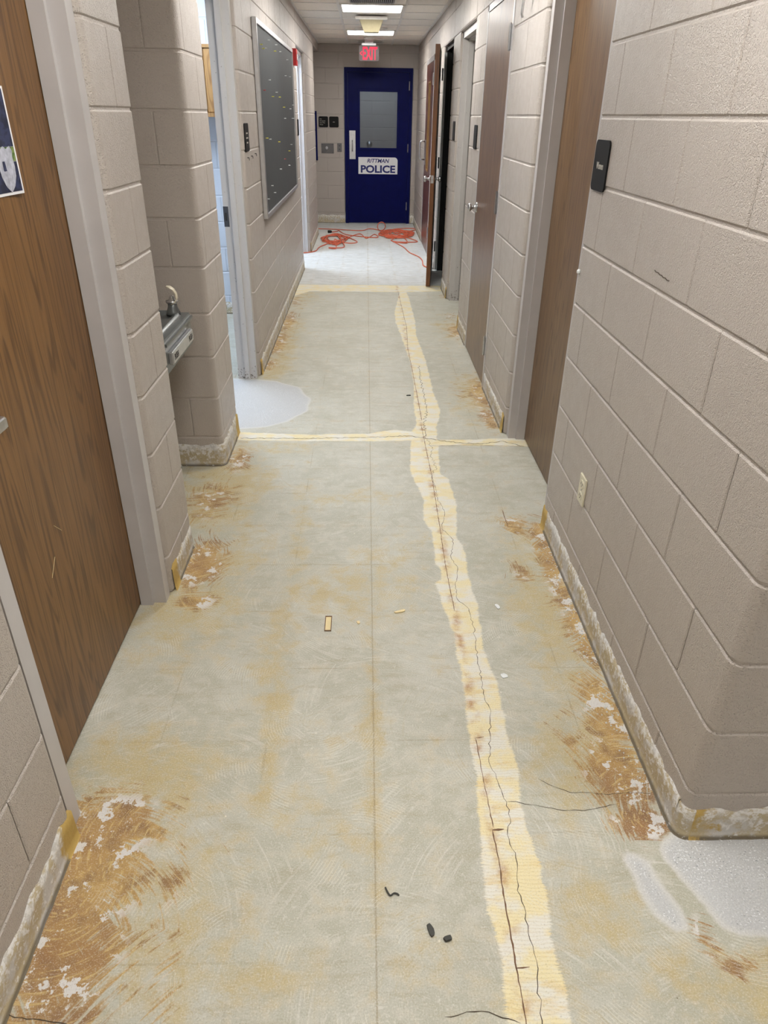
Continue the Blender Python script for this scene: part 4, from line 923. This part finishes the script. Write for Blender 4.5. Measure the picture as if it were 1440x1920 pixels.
path += tangle(.46, 11.3, .30, .55, 36, .45, 3)+[(.799, 11.894, Rc), (.62, 12.0, Rc), (.4, 11.8, Rc), (.5, 11.2, .02), (.735, 10.70, Rc), (.6, 10.6, Rc), (.373, 10.685, Rc), (.45, 11.0, .02), (.52, 11.2, .02), (.589, 10.549, Rc), (.42, 10.6, Rc), (.36, 10.735, Rc)]
path += [(0.457, 10.394, Rc), (0.522, 10.115, Rc), (0.576, 9.721, Rc), (0.669, 9.437, Rc), (0.70, 9.164, Rc), (0.69, 8.83, Rc), (0.735, 8.70, Rc)]
tag(MB().tube(spline(path, 7), Rc, 6).build('extension_cord', 'cord', smooth=True), 'orange extension cord heaped before the blue door and trailing to the open door', 'cord')
path = [(-1.0, 9.60, Rc), (-.843, 9.632, Rc), (-.78, 9.636, Rc), (-.665, 9.77, Rc), (-.637, 10.039, Rc), (-.587, 10.228, Rc)]+tangle(-.45, 10.8, .24, .55, 26, .5, 9)
path += [(-.135, 10.649, Rc), (-.2, 10.45, Rc), (-.35, 10.55, Rc), (-.45, 10.7, .02), (-.396, 10.01, Rc), (-.5, 10.05, Rc), (-.3, 10.1, Rc), (-.33, 10.6, .02), (-.25, 11.0, Rc), (-0.09, 11.349, Rc), (0.008, 10.918, Rc), (0.125, 11.309, Rc), (0.18, 11.05, Rc), (.1, 11.0, Rc), (-.1, 11.1, Rc), (-.30, 11.276, Rc), (-.40, 11.6, Rc), (-.43, 11.75, Rc), (-.44, 11.6, Rc), (-.52, 11.47, .012)]
c2 = empty('extension_cord', (-.45, 10.75, 0)); tag(c2, 'orange extension cord tangled beside the far block pier with a black plug', 'cord')
MB().tube(spline(path, 7), Rc, 6).build('cable', 'cord', c2, True)
MB().lathe((-.52, 11.47, .018), (-1, -.2, 0), [(0, .012), (.015, .02), (.05, .022), (.06, .018), (.061, .001)], 12).build('plug', 'black', c2, True)

# ------------------------------------------------------------------ debris on the floor
def chunk(name, mat, x, y, lx, ly, h, rz, label, cat, group=None):
    m = MB(); n = 9; pts = []
    for i in range(n):
        a = 2*math.pi*i/n; k = random.uniform(.8, 1.1); pts.append((lx/2*k*math.copysign(abs(math.cos(a))**.6, math.cos(a)), ly/2*k*math.copysign(abs(math.sin(a))**.6, math.sin(a))))
    c, s_ = math.cos(rz), math.sin(rz)
    m.prism([(x+a*c-b*s_, y+a*s_+b*c) for a, b in pts], .0005, h)
    return tag(m.build(name, mat), label, cat, group)
G = 'scraps lying on the concrete floor'
chunk('rubber_scrap', 'rubber', .146, .903, .013, .027, .006, .35, 'oblong grey rubber scrap on the foreground floor', 'scrap', G)
chunk('rubber_scrap', 'rubber', .181, .884, .019, .011, .008, .3, 'stubby black rubber scrap beside the oblong one', 'scrap', G)
chunk('wood_sliver', 'sliver', .126, 2.056, .045, .012, .004, .35, 'pale yellow sliver near the middle of the floor', 'scrap', G)
chunk('plaster_chip', 'clear', .487, 2.083, .014, .03, .004, .3, 'white plaster chip right of the yellow filler strip', 'scrap', G)
chunk('plaster_chip', 'sliver', -.025, 1.992, .012, .016, .004, .3, 'tiny beige chip beside the brown clip mark', 'scrap', G)
chunk('plaster_chip', 'clear', .448, 1.715, .022, .022, .003, .3, 'flat white plaster flake near the filler strip edge', 'scrap', G)
chunk('rubber_scrap', 'rubber', .276, 4.325, .03, .012, .005, .1, 'dark scrap on the filler strip near the cross joint', 'scrap', G)
tag(MB().tube(spline([(.047, 1.004, .003), (.052, .992, .003), (.058, .984, .003), (.066, .989, .003), (.074, .988, .003), (.078, .984, .003)], 4), .0022, 6).build('wire_scrap', 'rubber', smooth=True), 'bent black wire scrap near the middle floor joint', 'scrap', G)
o = tag(empty('flat_clip', (-.13, 1.985, 0)), 'thin rectangular clip lying flat on the middle of the floor', 'clip', G)
m = MB(); x_, y0_, y1_ = -.132, 1.945, 2.028
for b in ((x_-.012, x_-.0095, y0_, y1_), (x_+.0095, x_+.012, y0_, y1_), (x_-.0095, x_+.0095, y0_, y0_+.003), (x_-.0095, x_+.0095, y1_-.003, y1_)): m.box(*b, .0004, .004)
m.build('clip_rim', 'crack_soft', o); MB().box(x_-.0095, x_+.0095, y0_+.003, y1_-.003, .0004, .0018).build('clip_plate', 'sliver', o)
# plaster crumbs along the foot of the near right wall
m = MB()
for i in range(260):
    y_ = random.uniform(1.25, 2.6); x_ = XR-.012-abs(random.gauss(0, .03)); r_ = random.uniform(.0012, .004)
    m.bm.verts.ensure_lookup_table(); v = [m.bm.verts.new((x_+r_*a, y_+r_*b, c*r_+.0003)) for a, b, c in ((1, 0, 0), (-.6, .8, 0), (-.5, -.9, 0), (random.uniform(-.3, .3), 0, 1.1))]
    for t_ in ((0, 1, 3), (1, 2, 3), (2, 0, 3)): m.bm.faces.new([v[i2] for i2 in t_])
o = m.build('plaster_crumbs', 'clear'); tag(o, 'white plaster crumbs scattered along the foot of the near wall', 'crumbs', kind='stuff')
